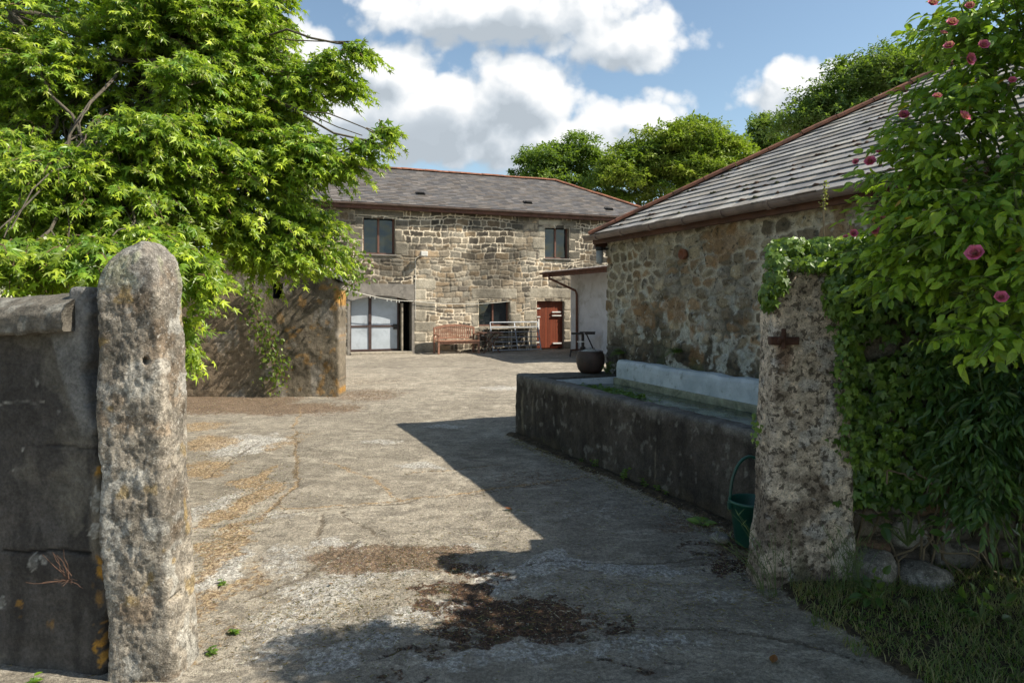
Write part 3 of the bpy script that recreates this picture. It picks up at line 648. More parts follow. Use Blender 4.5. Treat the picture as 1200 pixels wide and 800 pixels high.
    for w in wins[:2]:
        s = MB(); s.box(bp(w[0] - 0.06, -0.07, w[2] - 0.05), U * (w[1] - w[0] + 0.12), Vd * 0.235, ZZ * 0.05); s.build('window_sill', M['cement'], root, bevel=0.008)
    # roof
    ov = 0.28; e = lambda a, d, z=BE + 0.03: bp(a, d, z)
    z_e = BE + 0.02; RA0, RA1 = A0 - 0.1, A1 + ov; rd = BD / 2; rh = A1 - (fa(780) - fa(780)) - 0
    hip_a = A1 - 3.28; El, Er = bp(RA0, -ov, z_e), bp(RA1, -ov, z_e); Bl, Br = bp(RA0, BD + ov, z_e), bp(RA1, BD + ov, z_e)
    Tl, Tr = bp(RA0, rd, BR), bp(hip_a, rd, BR)
    s = MB(); pal_s = [(0.105, 0.098, 0.098), (0.125, 0.115, 0.11), (0.092, 0.088, 0.09), (0.14, 0.125, 0.115), (0.115, 0.10, 0.09)]
    slates(s, El, Er, Tl, Tr, 0.27, 0.165, 5, pal_s); slates(s, Br, Bl, Tr, Tl, 0.27, 0.3, 6, pal_s); slates(s, Er, Br, Tr, Tr + Vd * 0.001, 0.27, 0.3, 7, pal_s)
    s.build('roof_slates', M['slate'], root)
    dk = MB(); q = -ZZ * 0.03
    dk.prism([El + q, Er + q, Tr + q, Tl + q], -ZZ * 0.05); dk.prism([Br + q, Bl + q, Tl + q, Tr + q], -ZZ * 0.05); dk.prism([Er + q, Br + q, Tr + q], -ZZ * 0.05)
    dk.build('roof_deck', M['deck'], root)
    t = MB(); ridge_tiles(t, Tl + ZZ * .03, Tr + ZZ * .03, 0.12, 0.45, 1); t.build('ridge_tiles', M['terracotta'], root)
    t = MB(); ridge_tiles(t, Tr + ZZ * .03, Er + ZZ * .03, 0.12, 0.45, 2); t.build('hip_tiles', M['terracotta'], root)
    f = MB(); f.box(bp(RA0, -ov + 0.02, BE - 0.17), U * (RA1 - RA0 - .05), Vd * 0.03, ZZ * 0.16); f.box(bp(RA0, -ov + 0.06, BE - 0.16), U * (RA1 - RA0 - .1), Vd * (ov - 0.10), ZZ * 0.02)
    f.build('fascia', M['fascia'], root)
    g = MB(); gutter(g, bp(RA0, -ov - 0.05, BE + 0.0), bp(RA1, -ov - 0.05, BE + 0.0), 0.055, joints=2.0); g.build('gutter', M['gutter'], root, smooth=False)
    for px, py in ((494, 233), (620, 240), (714, 245)):       # small roof vents
        a = fa(px); zz = 0.3; up = (Tl - El); up = up / np.linalg.norm(up); s0 = {494: 1.05, 620: 0.75, 714: 0.55}[px]; p0 = El + U * (a - RA0) + up * s0; v = MB(); nr = np.cross(U, up)
        v.box(p0 + nr * 0.02, U * 0.30, up * 0.24, nr * 0.03); v.box(p0 + nr * 0.05 + U * 0.03, U * 0.24, up * 0.10, nr * 0.05); v.build('roof_vent', M['void'], root)
    # wide doorway
    g0, g1, gt = gar[0], gar[1], gar[3]; i0, i1 = fa(410.5), fa(482.5); sp = fz(446, 353); cr = fz(446, 346.5)
    P = [bp(g0, -0.035, 0), bp(i0, -0.035, 0)]
    for k in range(13):
        t = k / 12; P.append(bp(i0 + (i1 - i0) * t, -0.035, sp + (cr - sp) * (1 - (2 * t - 1) ** 2)))
    P += [bp(i1, -0.035, 0), bp(g1, -0.035, 0), bp(g1, -0.035, gt), bp(g0, -0.035, gt)]
    s = MB(); n = len(P); ext = Vd * 0.42
    # outline is concave: make faces by strips
    V = []; F = []
    arch = P[2:15]; 
    def strip(lo, hi):
        b0 = len(V); V.extend([lo[0], lo[1], hi[1], hi[0]]); V.extend([x + ext for x in (lo[0], lo[1], hi[1], hi[0])]); F.extend([tuple(b0 + i for i in f) for f in [(0, 1, 2, 3), (7, 6, 5, 4), (0, 4, 5, 1), (3, 2, 6, 7)]])
    for k in range(12):
        a, c = arch[k], arch[k + 1]; strip((a, c), (a * (1, 1, 0) + ZZ * gt, c * (1, 1, 0) + ZZ * gt))
    strip((bp(g0, -.035, 0), bp(i0, -.035, 0)), (bp(g0, -.035, gt), bp(i0, -.035, gt))); strip((bp(i1, -.035, 0), bp(g1, -.035, 0)), (bp(i1, -.035, gt), bp(g1, -.035, gt)))
    for a in (g0, i0, i1, g1):
        b0 = len(V); V.extend([bp(a, -.035, 0), bp(a, .385, 0), bp(a, .385, gt if a in (g0, g1) else sp), bp(a, -.035, gt if a in (g0, g1) else sp)]); F.append((b0, b0 + 1, b0 + 2, b0 + 3))
    s.add(V, F); s.build('door_surround', M['cement'], root)
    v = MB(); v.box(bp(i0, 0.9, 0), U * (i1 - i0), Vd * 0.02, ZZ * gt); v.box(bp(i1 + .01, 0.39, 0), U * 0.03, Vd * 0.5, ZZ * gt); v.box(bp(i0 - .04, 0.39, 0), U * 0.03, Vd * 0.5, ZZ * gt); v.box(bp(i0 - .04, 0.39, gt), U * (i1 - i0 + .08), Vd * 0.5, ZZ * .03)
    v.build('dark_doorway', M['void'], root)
    st = MB(); st.box(bp(i0, -0.10, -0.05), U * (i1 - i0), Vd * 0.48, ZZ * 0.12); st.build('door_step', M['dressed'], root, bevel=0.02)
    x0, x2 = fa(411.5), fa(469.5); xm = fa(435.5); zt = cr + 0.02; zb = 0.09; zm = fz(440, 383.5)
    dl = MB(); t_ = 0.05
    def bar(mb, a, c, z0, z1, d=0.30, th=0.05): mb.box(bp(a, d, z0), U * (c - a), Vd * th, ZZ * (z1 - z0))
    for a, c in ((x0, x0 + .05), (xm - .05, xm + .05), (x2 - .05, x2)): bar(dl, a, c, zb, zt)
    for z in (zb, zm, zt - .05): bar(dl, x0 + .05, xm - .05, z, z + .06); bar(dl, xm + .05, x2 - .05, z, z + .06)
    door = dl.build('garage_door', M['door_frame'], root)
    for (a, c) in ((x0 + .05, xm - .05), (xm + .05, x2 - .05)):
        for (z0, z1) in ((zb + .06, zm), (zm + .06, zt - .05)):
            p = MB(); bar(p, a, c, z0, z1, 0.325, 0.012); p.build('panel', M['door_panel'], door)
    p = MB(); bar(p, fa(463), fa(468), fz(465, 386), fz(465, 380), 0.26, 0.04); p.build('handle', M['iron'], door)
    p = MB(); p.box(bp(fa(471.5), 0.10, 0.09), U * 0.05, Vd * 0.75, ZZ * (sp - .15)); q_ = p.build('open_door_leaf', M['dressed'], root)
    # red stable door
    dm = MB(); dm.box(bp(dr[0] + .13, 0.12, 0.05), U * (dr[1] - dr[0] - .14), Vd * 0.05, ZZ * (dr[3] - .09)); sd = dm.build('stable_door', M['red_door'], root)
    fr = MB(); fr.box(bp(dr[0] + .01, 0.07, 0.0), U * .11, Vd * .10, ZZ * (dr[3] - .01)); fr.box(bp(dr[0] + .12, .09, dr[3] - .05), U * (dr[1] - dr[0] - .12), Vd * .08, ZZ * .045); fr.build('door_frame', M['red_door'], root)
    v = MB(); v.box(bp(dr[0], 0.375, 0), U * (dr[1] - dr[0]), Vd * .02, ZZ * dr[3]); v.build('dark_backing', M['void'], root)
    for (px0, px1, py) in ((627.5, 634, 362), (627.5, 634, 372), (648, 658.5, 353), (648, 658.5, 366.3), (648, 658.5, 370.5), (627.5, 634, 402), (649, 659, 403)):
        h = MB(); h.box(bp(fa(px0), 0.05, fz(px0, py)), U * (fa(px1) - fa(px0)), Vd * 0.066, ZZ * 0.045); h.build('hinge', M['white_metal'], sd)
    h = MB(); h.box(bp(fa(631), 0.04, fz(631, 386)), U * .06, Vd * .075, ZZ * .38); h.build('bolt', M['white_metal'], sd)
build_barn()

# floodlight on the barn with its cable
lt = thing('floodlight', tuple(bp(fa(491), -0.02, fz(491, 300))), 'small pale floodlight box on the barn wall right of the upper left window', 'floodlight')
m_ = MB(); m_.box(bp(fa(490), -0.40, fz(494, 301)), U * 0.24, Vd * 0.20, ZZ * 0.17); m_.build('lamp_housing', M['pale_paint'], lt, bevel=0.02)
m_ = MB(); m_.tube([bp(fa(493), 0.0, fz(494, 299)), bp(fa(493), -0.22, fz(494, 299))], 0.025); m_.box(bp(fa(493) - .06, -.045, fz(494, 299) - .06), U * .12, Vd * .03, ZZ * .12); m_.build('bracket', M['gutter'], lt)
cb = MB(); pc = [bp(fa(486.5), -0.04, z) for z in np.linspace(1.2, fz(486, 303), 8)] + [bp(fa(493), -0.045, fz(494, 299))]
cb.tube(pc, 0.011, 5); cb.build('cable', M['cord'], lt)
# washing line
wl = MB(); pA = np.array((-3.06, 12.6, 1.98)); pM = bp(fa(484), -0.10, fz(484, 353)); pB = bp(fa(597), -0.06, fz(597, 353))
def sag(a, b, s, n=16): return [a + (b - a) * t - ZZ * s * 4 * t * (1 - t) for t in np.linspace(0, 1, n)]
pA = bp(fa(404), -0.2, fz(404, 338)); root_ = thing('washing_line', tuple(pA), 'thin pale washing line with pegs sagging across the wide barn doorway', 'washing line')
wl.tube(sag(pA, pM, 0.10), 0.012, 5); wl.tube(sag(pM, pB, 0.10), 0.010, 5); wl.build('line', M['cord'], root_)
for t in (0.35, 0.42, 0.6, 0.66, 0.74, 0.78):
    p = sag(pA, pM, 0.10, 101)[int(t * 100)]; k = MB(); k.box(p - ZZ * 0.07 - U * 0.01, U * 0.022, Vd * 0.02, ZZ * 0.09); k.build('peg', M['white_metal'], root_)
for hx_, hy_, hd_ in ((404, 338, -.21), (484, 353, -.11), (597, 353, -.07)): k = MB(); k.tube([bp(fa(hx_), 0.03, fz(hx_, hy_)), bp(fa(hx_), hd_, fz(hx_, hy_))], 0.016, 6); k.build('hook', M['iron'], root_)

# ---------------------------------------------------------------- white lean-to beside the barn
def build_leanto():
    W0 = np.array((2.04, 23.75, 0)); T = -Vd; L = 5.0
    root = thing('lean_to', tuple(W0 + T * 1.5), 'white rendered lean-to with corrugated eave between the barn and the near outbuilding', 'lean-to')
    b = MB(); b.box(W0, T * L, U * 4.2, ZZ * 2.72); b.build('wall', M['white_wall'], root)
    k = MB(); k.box(W0 - U * 0.02 + ZZ * 0, T * L, U * 0.018, ZZ * 0.10); k.build('wall_base', M['cement'], root)
    ov = 1.10; z0 = 2.74; pit = 0.05; n = 150; V = []; F = []
    for i in range(n + 1):
        s = L * i / n; w = 0.022 * math.sin(i * 2 * math.pi * 0.44 * 1.0)
        for j, q in enumerate((-ov, 4.4)):
            base = W0 + T * s + U * q + ZZ * (z0 + (q + ov) * pit + w); V += [base, base + ZZ * 0.008]
    for i in range(n):
        a = i * 4; c = a + 4; F += [(a, c, c + 2, a + 2), (a + 1, a + 3, c + 3, c + 1), (a, a + 1, c + 1, c)]
    mesh_obj('roof_sheet', V, F, M['corr'], root)
    r = MB(); 
    for s in np.arange(0.15, L, 0.9): r.prism([W0 + T * s - U * (ov - .05) + ZZ * (z0 - .13), W0 + T * s + ZZ * (z0 - 0.13 + ov * pit), W0 + T * s + ZZ * (z0 - 0.03 + ov * pit), W0 + T * s - U * (ov - .05) + ZZ * (z0 - .03)], T * 0.05)
    r.build('rafters', M['fascia'], root)
    f = MB(); f.box(W0 - U * (ov - .02) + ZZ * (z0 - 0.17), T * L, U * 0.028, ZZ * 0.14); f.build('fascia', M['fascia'], root)
    g = MB(); gutter(g, W0 - U * (ov + .05) + ZZ * (z0 - .02), W0 - U * (ov + .05) + T * L + ZZ * (z0 - .02), 0.05, joints=1.6); g.build('gutter', M['fascia'], root)
    s = 0.60
    d = MB(); pt = [W0 - U * (ov + .04) + T * s + ZZ * (z0 - .06), W0 - U * (ov + .0) + T * s + ZZ * (z0 - .22), W0 - U * 0.12 + T * s + ZZ * (z0 - .62), W0 - U * .07 + T * s + ZZ * (z0 - .74), W0 - U * .07 + T * s + ZZ * 0.10]
    d.tube(pt, 0.04, 10); d.build('downpipe', M['frame'], root, smooth=True)
build_leanto()

# ---------------------------------------------------------------- near stone outbuilding on the right
RC = np.array((1.265, 9.04, 0.0)); T = -Vd; RL = 5.4; RW = 6.0; RE = 2.60
def rp(t, d=0.0, z=0.0): return RC + T * t + U * d + ZZ * z
def stain_rubble(P, c, s, seed):
    low = sstep(fbm(P * 1.1, 4, seed + 81) * 1.1 - (P[:, 1] - 1.15) * 0.42, 0.46, 0.66)[:, None]
    c = c * (1 - low * 0.80) + low * np.array((0.026, 0.023, 0.017))
    li = sstep(fbm(P * 7.0, 4, seed + 82), 0.60, 0.66)[:, None] * sstep(P[:, 1], 1.9, 1.4)[:, None] if False else (sstep(fbm(P * 6.0, 4, seed + 82), 0.58, 0.64) * (1 - sstep(P[:, 1], 1.55, 1.95)))[:, None]
    c = c * (1 - li * 0.8) + li * 0.8 * np.array((0.42, 0.43, 0.39))
    orr = (sstep(fbm(P * 2.6, 3, seed + 83), 0.63, 0.70))[:, None]; c = c * (1 - orr * 0.6) + orr * 0.6 * np.array((0.26, 0.15, 0.07))
    gr = (sstep(fbm(P * 3.1, 3, seed + 84), 0.60, 0.70) * (1 - sstep(P[:, 1], 0.9, 1.5)))[:, None]; return c * (1 - gr * 0.5) + gr * 0.5 * np.array((0.06, 0.085, 0.03))
def build_right():
    root = thing('stone_outbuilding', tuple(rp(2.5, 0, 0)), 'near single-storey rubble stone outbuilding with weathered slate hipped roof, behind the water trough', 'outbuilding')
    pal = [(0.30, 0.25, 0.17), (0.20, 0.165, 0.115), (0.36, 0.305, 0.22), (0.17, 0.14, 0.10), (0.27, 0.19, 0.115), (0.27, 0.24, 0.19)]
    q = []
    z = 0.0; j = 0
    for hh in (0.45, 0.40, 0.30, 0.34, 0.30, 0.36, 0.36): q.append((0, (0.30 if j % 2 else 0.20) + 0.06, z, z + hh)); z += hh; j += 1
    stone_panel('wall', rp(0, 0, 0), T, RL, RE + 0.02, 0.0135, M['rubble'], root, 11, 'rubble', pal, (0.35, 0.315, 0.25), (), q[:4], 0.024, stain=stain_rubble, rowh=0.125, aspect=1.45)
    b = MB(); b.box(rp(0.01, 0.012, 0), T * (RL - .01), U * 0.4, ZZ * RE); b.box(rp(0, 0.42, 0), T * 0.4, U * (RW - .42), ZZ * RE); b.box(rp(0.41, RW - 0.4, 0), T * (RL - 0.41), U * 0.4, ZZ * RE)
    b.prism([rp(RL - .4, .42, 0), rp(RL - .4, RW - .42, 0), rp(RL - .4, RW - .42, RE), rp(RL - .4, RW / 2, RE + 1.7), rp(RL - .4, .42, RE)], T * 0.39)
    b.build('wall_core', M['dressed'], root)
    ov = 0.17; pit = math.tan(R(30.2)) ; hw = RW / 2 + ov; zE = RE + 0.0; zR = zE + hw * pit
    E0, E1 = rp(-ov, -ov, zE), rp(RL + .15, -ov, zE); B0, B1 = rp(-ov, RW + ov, zE), rp(RL + .15, RW + ov, zE); T0, T1 = rp(-ov + hw, RW / 2, zR), rp(RL + .15, RW / 2, zR)
    s = MB(); pal_s = [(0.29, 0.275, 0.262), (0.33, 0.31, 0.29), (0.25, 0.237, 0.23), (0.36, 0.335, 0.30), (0.31, 0.28, 0.245)]
    slates(s, E0, E1, T0, T1, 0.26, 0.155, 21, pal_s, 0.009); slates(s, B0, E0, T0, T0 + U * .001, 0.28, 0.2, 22, pal_s); slates(s, B1, B0, T1, T0, 0.28, 0.25, 23, pal_s)
    s.build('roof_slates', M['slate'], root)
    # moss cushions lodged under the slate edges
    rng = np.random.default_rng(5); mo = MB(); du = T; up = (T0 - E0); up = up - du * (up @ du); L = np.linalg.norm(up); up /= L; nr = np.cross(du, up); nr = nr if nr[2] > 0 else -nr
    for i in range(420):
        r = int(rng.integers(1, int(L / 0.155))); sp = r * 0.155 - 0.004; t = rng.uniform(0, RL); lim = sp * (hw / L)
        if t < lim + 0.1: continue
        if vnoise(np.array([[t * 1.5, sp * 1.5]]), 3)[0] < 0.38: continue
        c = E0 + du * t + up * sp + nr * 0.020; w = rng.uniform(0.02, 0.075); h = rng.uniform(0.006, 0.014); k = 7
        V = [c + nr * h] + [c + du * math.cos(2 * math.pi * j / k) * w * rng.uniform(.7, 1.2) + up * math.sin(2 * math.pi * j / k) * h * 2.0 * rng.uniform(.7, 1.2) - nr * 0.006 for j in range(k)]
        mo.add(V, [(0, 1 + j, 1 + (j + 1) % k) for j in range(k)], (0.085, 0.048, 0.028) if rng.random() < .7 else (0.05, 0.05, 0.02))
    mo.build('roof_moss', M['slate'], root, smooth=True)['kind'] = 'stuff'
    dk = MB(); qq = -ZZ * 0.022
    dk.prism([E0 + qq, E1 + qq, T1 + qq, T0 + qq], -ZZ * .04); dk.prism([B1 + qq, B0 + qq, T0 + qq, T1 + qq], -ZZ * .04); dk.prism([B0 + qq, E0 + qq, T0 + qq], -ZZ * .04); dk.build('roof_deck', M['deck'], root)
    t = MB(); ridge_tiles(t, E0 + ZZ * .02, T0 + ZZ * .02, 0.105, 0.40, 3); t.build('hip_tiles', M['terracotta'], root)
    t = MB(); ridge_tiles(t, B0 + ZZ * .02, T0 + ZZ * .02, 0.085, 0.40, 4); t.build('hip_tiles', M['terracotta'], root)
    t = MB(); ridge_tiles(t, T0 + ZZ * .02, T1 + ZZ * .02, 0.085, 0.40, 5); t.build('ridge_tiles', M['terracotta'], root)
    f = MB(); f.box(rp(-ov + .02, -ov + .03, RE - .12), T * (RL + .12), U * .025, ZZ * .10); f.box(rp(-ov + .02, -ov + .06, RE - .105), T * (RL + .1), U * (ov - .07), ZZ * .015); f.box(rp(-ov + .02, -ov + .06, RE - .17), T * .025, U * RW, ZZ * .14); f.build('fascia', M['fascia'], root)
    g = MB(); gutter(g, rp(-ov - .03, -ov - .04, RE - .015), rp(RL + .15, -ov - .04, RE - .015), 0.060, joints=0.62); g.build('gutter', M['gutter'], root)
    p = MB(); c = rp(1.55, -0.045, 2.17)
    p.lathe((0, 0, 0), [(0.052, 0), (0.056, 0.006), (0.06, 0.05), (0.045, 0.052), (0.040, 0.01), (0, 0.01)], 18)
    V = [rp(1.72, -0.02, 2.23) + T * v[0] + ZZ * v[1] - U * v[2] for v in p.v]; p.v = V; p.build('clay_pipe_end', M['terracotta'], root, smooth=True)
build_right()
wlamp = thing('wall_lamp', tuple(rp(-0.02, -0.02, 2.42)), 'small grey cylinder lamp on a black arm at the outbuilding corner under the eave', 'wall lamp')
k = MB(); k.tube([rp(0.05, 0.02, 2.41), rp(0.02, -0.11, 2.41)], 0.016, 8); k.lathe(rp(0.02, -0.13, 2.39), [(0, .045), (.05, .045), (.052, .02), (.052, 0), (.045, 0), (0, 0)], 20); k.build('lamp_arm', M['iron'], wlamp)
k = MB(); k.lathe(rp(0.02, -0.13, 2.21), [(0, 0), (.030, .002), (.042, .02), (.045, .06), (.045, .178), (0, .178)], 20); k.build('lamp_shade', M['lamp_body'], wlamp, smooth=True)

# ---------------------------------------------------------------- left outbuilding gable with a dark window hole
def noisy_block(name, parent, O, du, dv, W, H, D, res, colfn, mat, topfn=None, hole=None, seed=0, amp=0.012, leftfn=None, rightfn=None, edge_r=0.03, origin=None):
    """solid rendered wall: relief front with the side and top wrapped round it. O front bottom-left corner, dv = into depth"""
    out = -dv; nu = int(W / res); nv = int(H / res)
    us = np.linspace(0, 1, nu + 1); vs = np.linspace(0, 1, nv + 1)
    if hole:
        us = np.unique(np.r_[us, hole[0] / W, hole[1] / W]); vs = np.unique(np.r_[vs, hole[2] / H, hole[3] / H])
    A, B = np.meshgrid(us, vs); v = B.ravel(); u = A.ravel(); zloc = v * H
    L = leftfn(zloc) if leftfn else np.zeros(len(u)); Rr = rightfn(zloc) if rightfn else np.full(len(u), W)
    x = L + (Rr - L) * u
    top = topfn(x) if topfn else np.full(len(u), H)
    z = np.minimum(zloc, top)
    P = np.c_[x, z]; e = np.minimum(np.minimum(x - L, Rr - x), top - z); e = np.clip(e, 0, edge_r)
    h = (fbm(P * 2.5, 3, seed) - .5) * amp * 2.2 + (fbm(P * 14, 3, seed + 4) - .5) * amp - (edge_r - np.sqrt(np.maximum(0, edge_r ** 2 - (edge_r - e) ** 2)))
    col, dh = colfn(P, seed); h = h + dh
    n = len(P); I = np.arange(n).reshape(len(vs), len(us)); F = np.stack([I[:-1, :-1], I[:-1, 1:], I[1:, 1:], I[1:, :-1]], -1).reshape(-1, 4)
    if hole:
        cu = ((us[:-1] + us[1:]) / 2) * W; cv = (vs[:-1] + vs[1:]) / 2 * H; CU, CV = np.meshgrid(cu, cv)
        F = F[~((CU.ravel() > hole[0]) & (CU.ravel() < hole[1]) & (CV.ravel() > hole[2]) & (CV.ravel() < hole[3]))]
    V = np.array(O)[None] + P[:, :1] * du + P[:, 1:] * ZZ + h[:, None] * out
    # wrap: rim vertices pushed back to depth in steps
    rim = list(I[:, -1]) + list(I[-1, ::-1][1:]) + list(I[::-1, 0][1:])
    rim = np.array(rim); k = max(2, int(D / (res * 2))); VV = [V]; CC = [col]; FF = [F]; prev = rim; base = n
    for s in range(1, k + 1):
        dd = D * s / k; Q = V[rim] + dv * dd; nz = (fbm(Q * 9, 3, seed + 9) - .5)[:, None]
        cen = np.array(O) + du * W / 2; side = ((Q - cen) @ du)[:, None]; Q = Q + du * np.sign(side) * nz * amp * 1.2 + ZZ * nz * amp
        VV.append(Q); CC.append(col[rim] * (0.92 + 0.2 * nz)); new = np.arange(base, base + len(rim)); base += len(rim)
        FF.append(np.c_[prev[:-1], new[:-1], new[1:], prev[1:]]); prev = new
    V = np.vstack(VV); C = np.vstack(CC); F = np.vstack(FF)
    bk = [tuple(prev[::-1])]
    return mesh_obj(name, V, [tuple(f) for f in F] + bk, mat, parent, C, True, origin)
def build_gable():
    root = thing('gable_outbuilding', (-4.6, 12.6, 0), 'small cement-rendered gable outbuilding with dark square hole and orange lichen corner, under the tree', 'outbuilding')
    X0, X1, Y = -6.35, -3.13, 12.40; W = X1 - X0
    def topf(x): g = 3.10 - np.abs(x - 1.62) * 0.63; return g
    hx = ((319.5 - 600) / 800 * Y - X0, (331.5 - 600) / 800 * Y - X0, 1.7 + (355 - 348.5) / 800 * Y, 1.7 + (355 - 330.5) / 800 * Y)
    def cf(P, seed):
        n = len(P); c = np.array((0.175, 0.145, 0.105)) * np.ones((n, 1)); a = fbm(P * 1.2, 5, 3); b = fbm(P * 5, 4, 7)
        c = c * (0.6 + 0.8 * a)[:, None]; lf = sstep(P[:, 0] + (a - .5) * 1.2, 2.3, 1.6)[:, None] if False else (1 - sstep(P[:, 0] + (a - .5) * 1.0, 1.2, 1.9))[:, None]
        c = c * (1 - lf) + lf * np.array((0.23, 0.175, 0.12)) * (0.75 + 0.5 * b)[:, None]
        dk = sstep(b, 0.52, 0.66)[:, None]; c = c * (1 - 0.35 * dk)
        wz = sstep(fbm(P * (5, 2.0), 4, 17), 0.60, 0.68)[:, None]; c = c * (1 - .5 * wz) + .5 * wz * np.array((.34, .31, .27))
        o = (sstep(P[:, 0] + (b - .5) * 0.22, W - 0.16, W - 0.02) * sstep(fbm(P * (5, 3.2), 4, 23), 0.47, 0.56))[:, None]
        o2 = (sstep(fbm(P * 8, 3, 29), 0.64, 0.70) * sstep(P[:, 0], 1.7, 2.3) * 0.5)[:, None]; o = np.maximum(o, o2)
        c = c * (1 - .85 * o) + .85 * o * np.array((0.36, 0.185, 0.035))
        # shallow courses telegraph through the thin render on the left
        j = np.abs(((P[:, 1] + (a - .5) * 0.2) / 0.21) % 1 - .5); dh = -0.010 * sstep(j, 0.40, 0.5) * lf[:, 0]; c = c * (1 - 0.35 * (sstep(j, 0.42, 0.5) * lf[:, 0])[:, None])
        return c, dh
    noisy_block('wall', root, (X0, Y, -0.02), np.array((1, 0, 0.0)), np.array((0.0, 1, 0)), W, 3.1, 0.44, 0.028, cf, M['render'], topf, hx, 5, 0.02)
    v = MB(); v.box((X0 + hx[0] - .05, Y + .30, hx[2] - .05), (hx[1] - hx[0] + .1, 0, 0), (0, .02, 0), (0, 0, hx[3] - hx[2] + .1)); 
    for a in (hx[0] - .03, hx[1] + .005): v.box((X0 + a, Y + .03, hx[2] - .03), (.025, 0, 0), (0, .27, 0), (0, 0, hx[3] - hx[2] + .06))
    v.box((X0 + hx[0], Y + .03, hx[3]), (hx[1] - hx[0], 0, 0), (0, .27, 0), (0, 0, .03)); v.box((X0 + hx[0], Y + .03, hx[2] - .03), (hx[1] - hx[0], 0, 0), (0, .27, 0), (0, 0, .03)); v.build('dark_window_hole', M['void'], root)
    b = MB(); bl, br = X0 + .1, X1 - .15; b.box((bl, Y + .45, 0), (br - bl - .9, 0, 0), (0, 4.0, 0), (0, 0, 2.0)); b.build('rear_walls', M['cement'], root)
    s = MB(); ps = [(0.12, 0.115, 0.11), (0.15, 0.14, 0.13)]; xm = X0 + 1.62
    slates(s, (X1 + .06, Y - .05, 2.07), (X1 + .06, Y + 0.55, 2.07), (xm, Y - .05, 3.16), (xm, Y + 0.55, 3.16), .25, .2, 41, ps); slates(s, (X0 - .06, Y + .55, 2.07), (X0 - .06, Y - .05, 2.07), (xm, Y + .55, 3.16), (xm, Y - .05, 3.16), .25, .2, 42, ps)
    s.build('roof_slates', M['slate'], root)
build_gable()

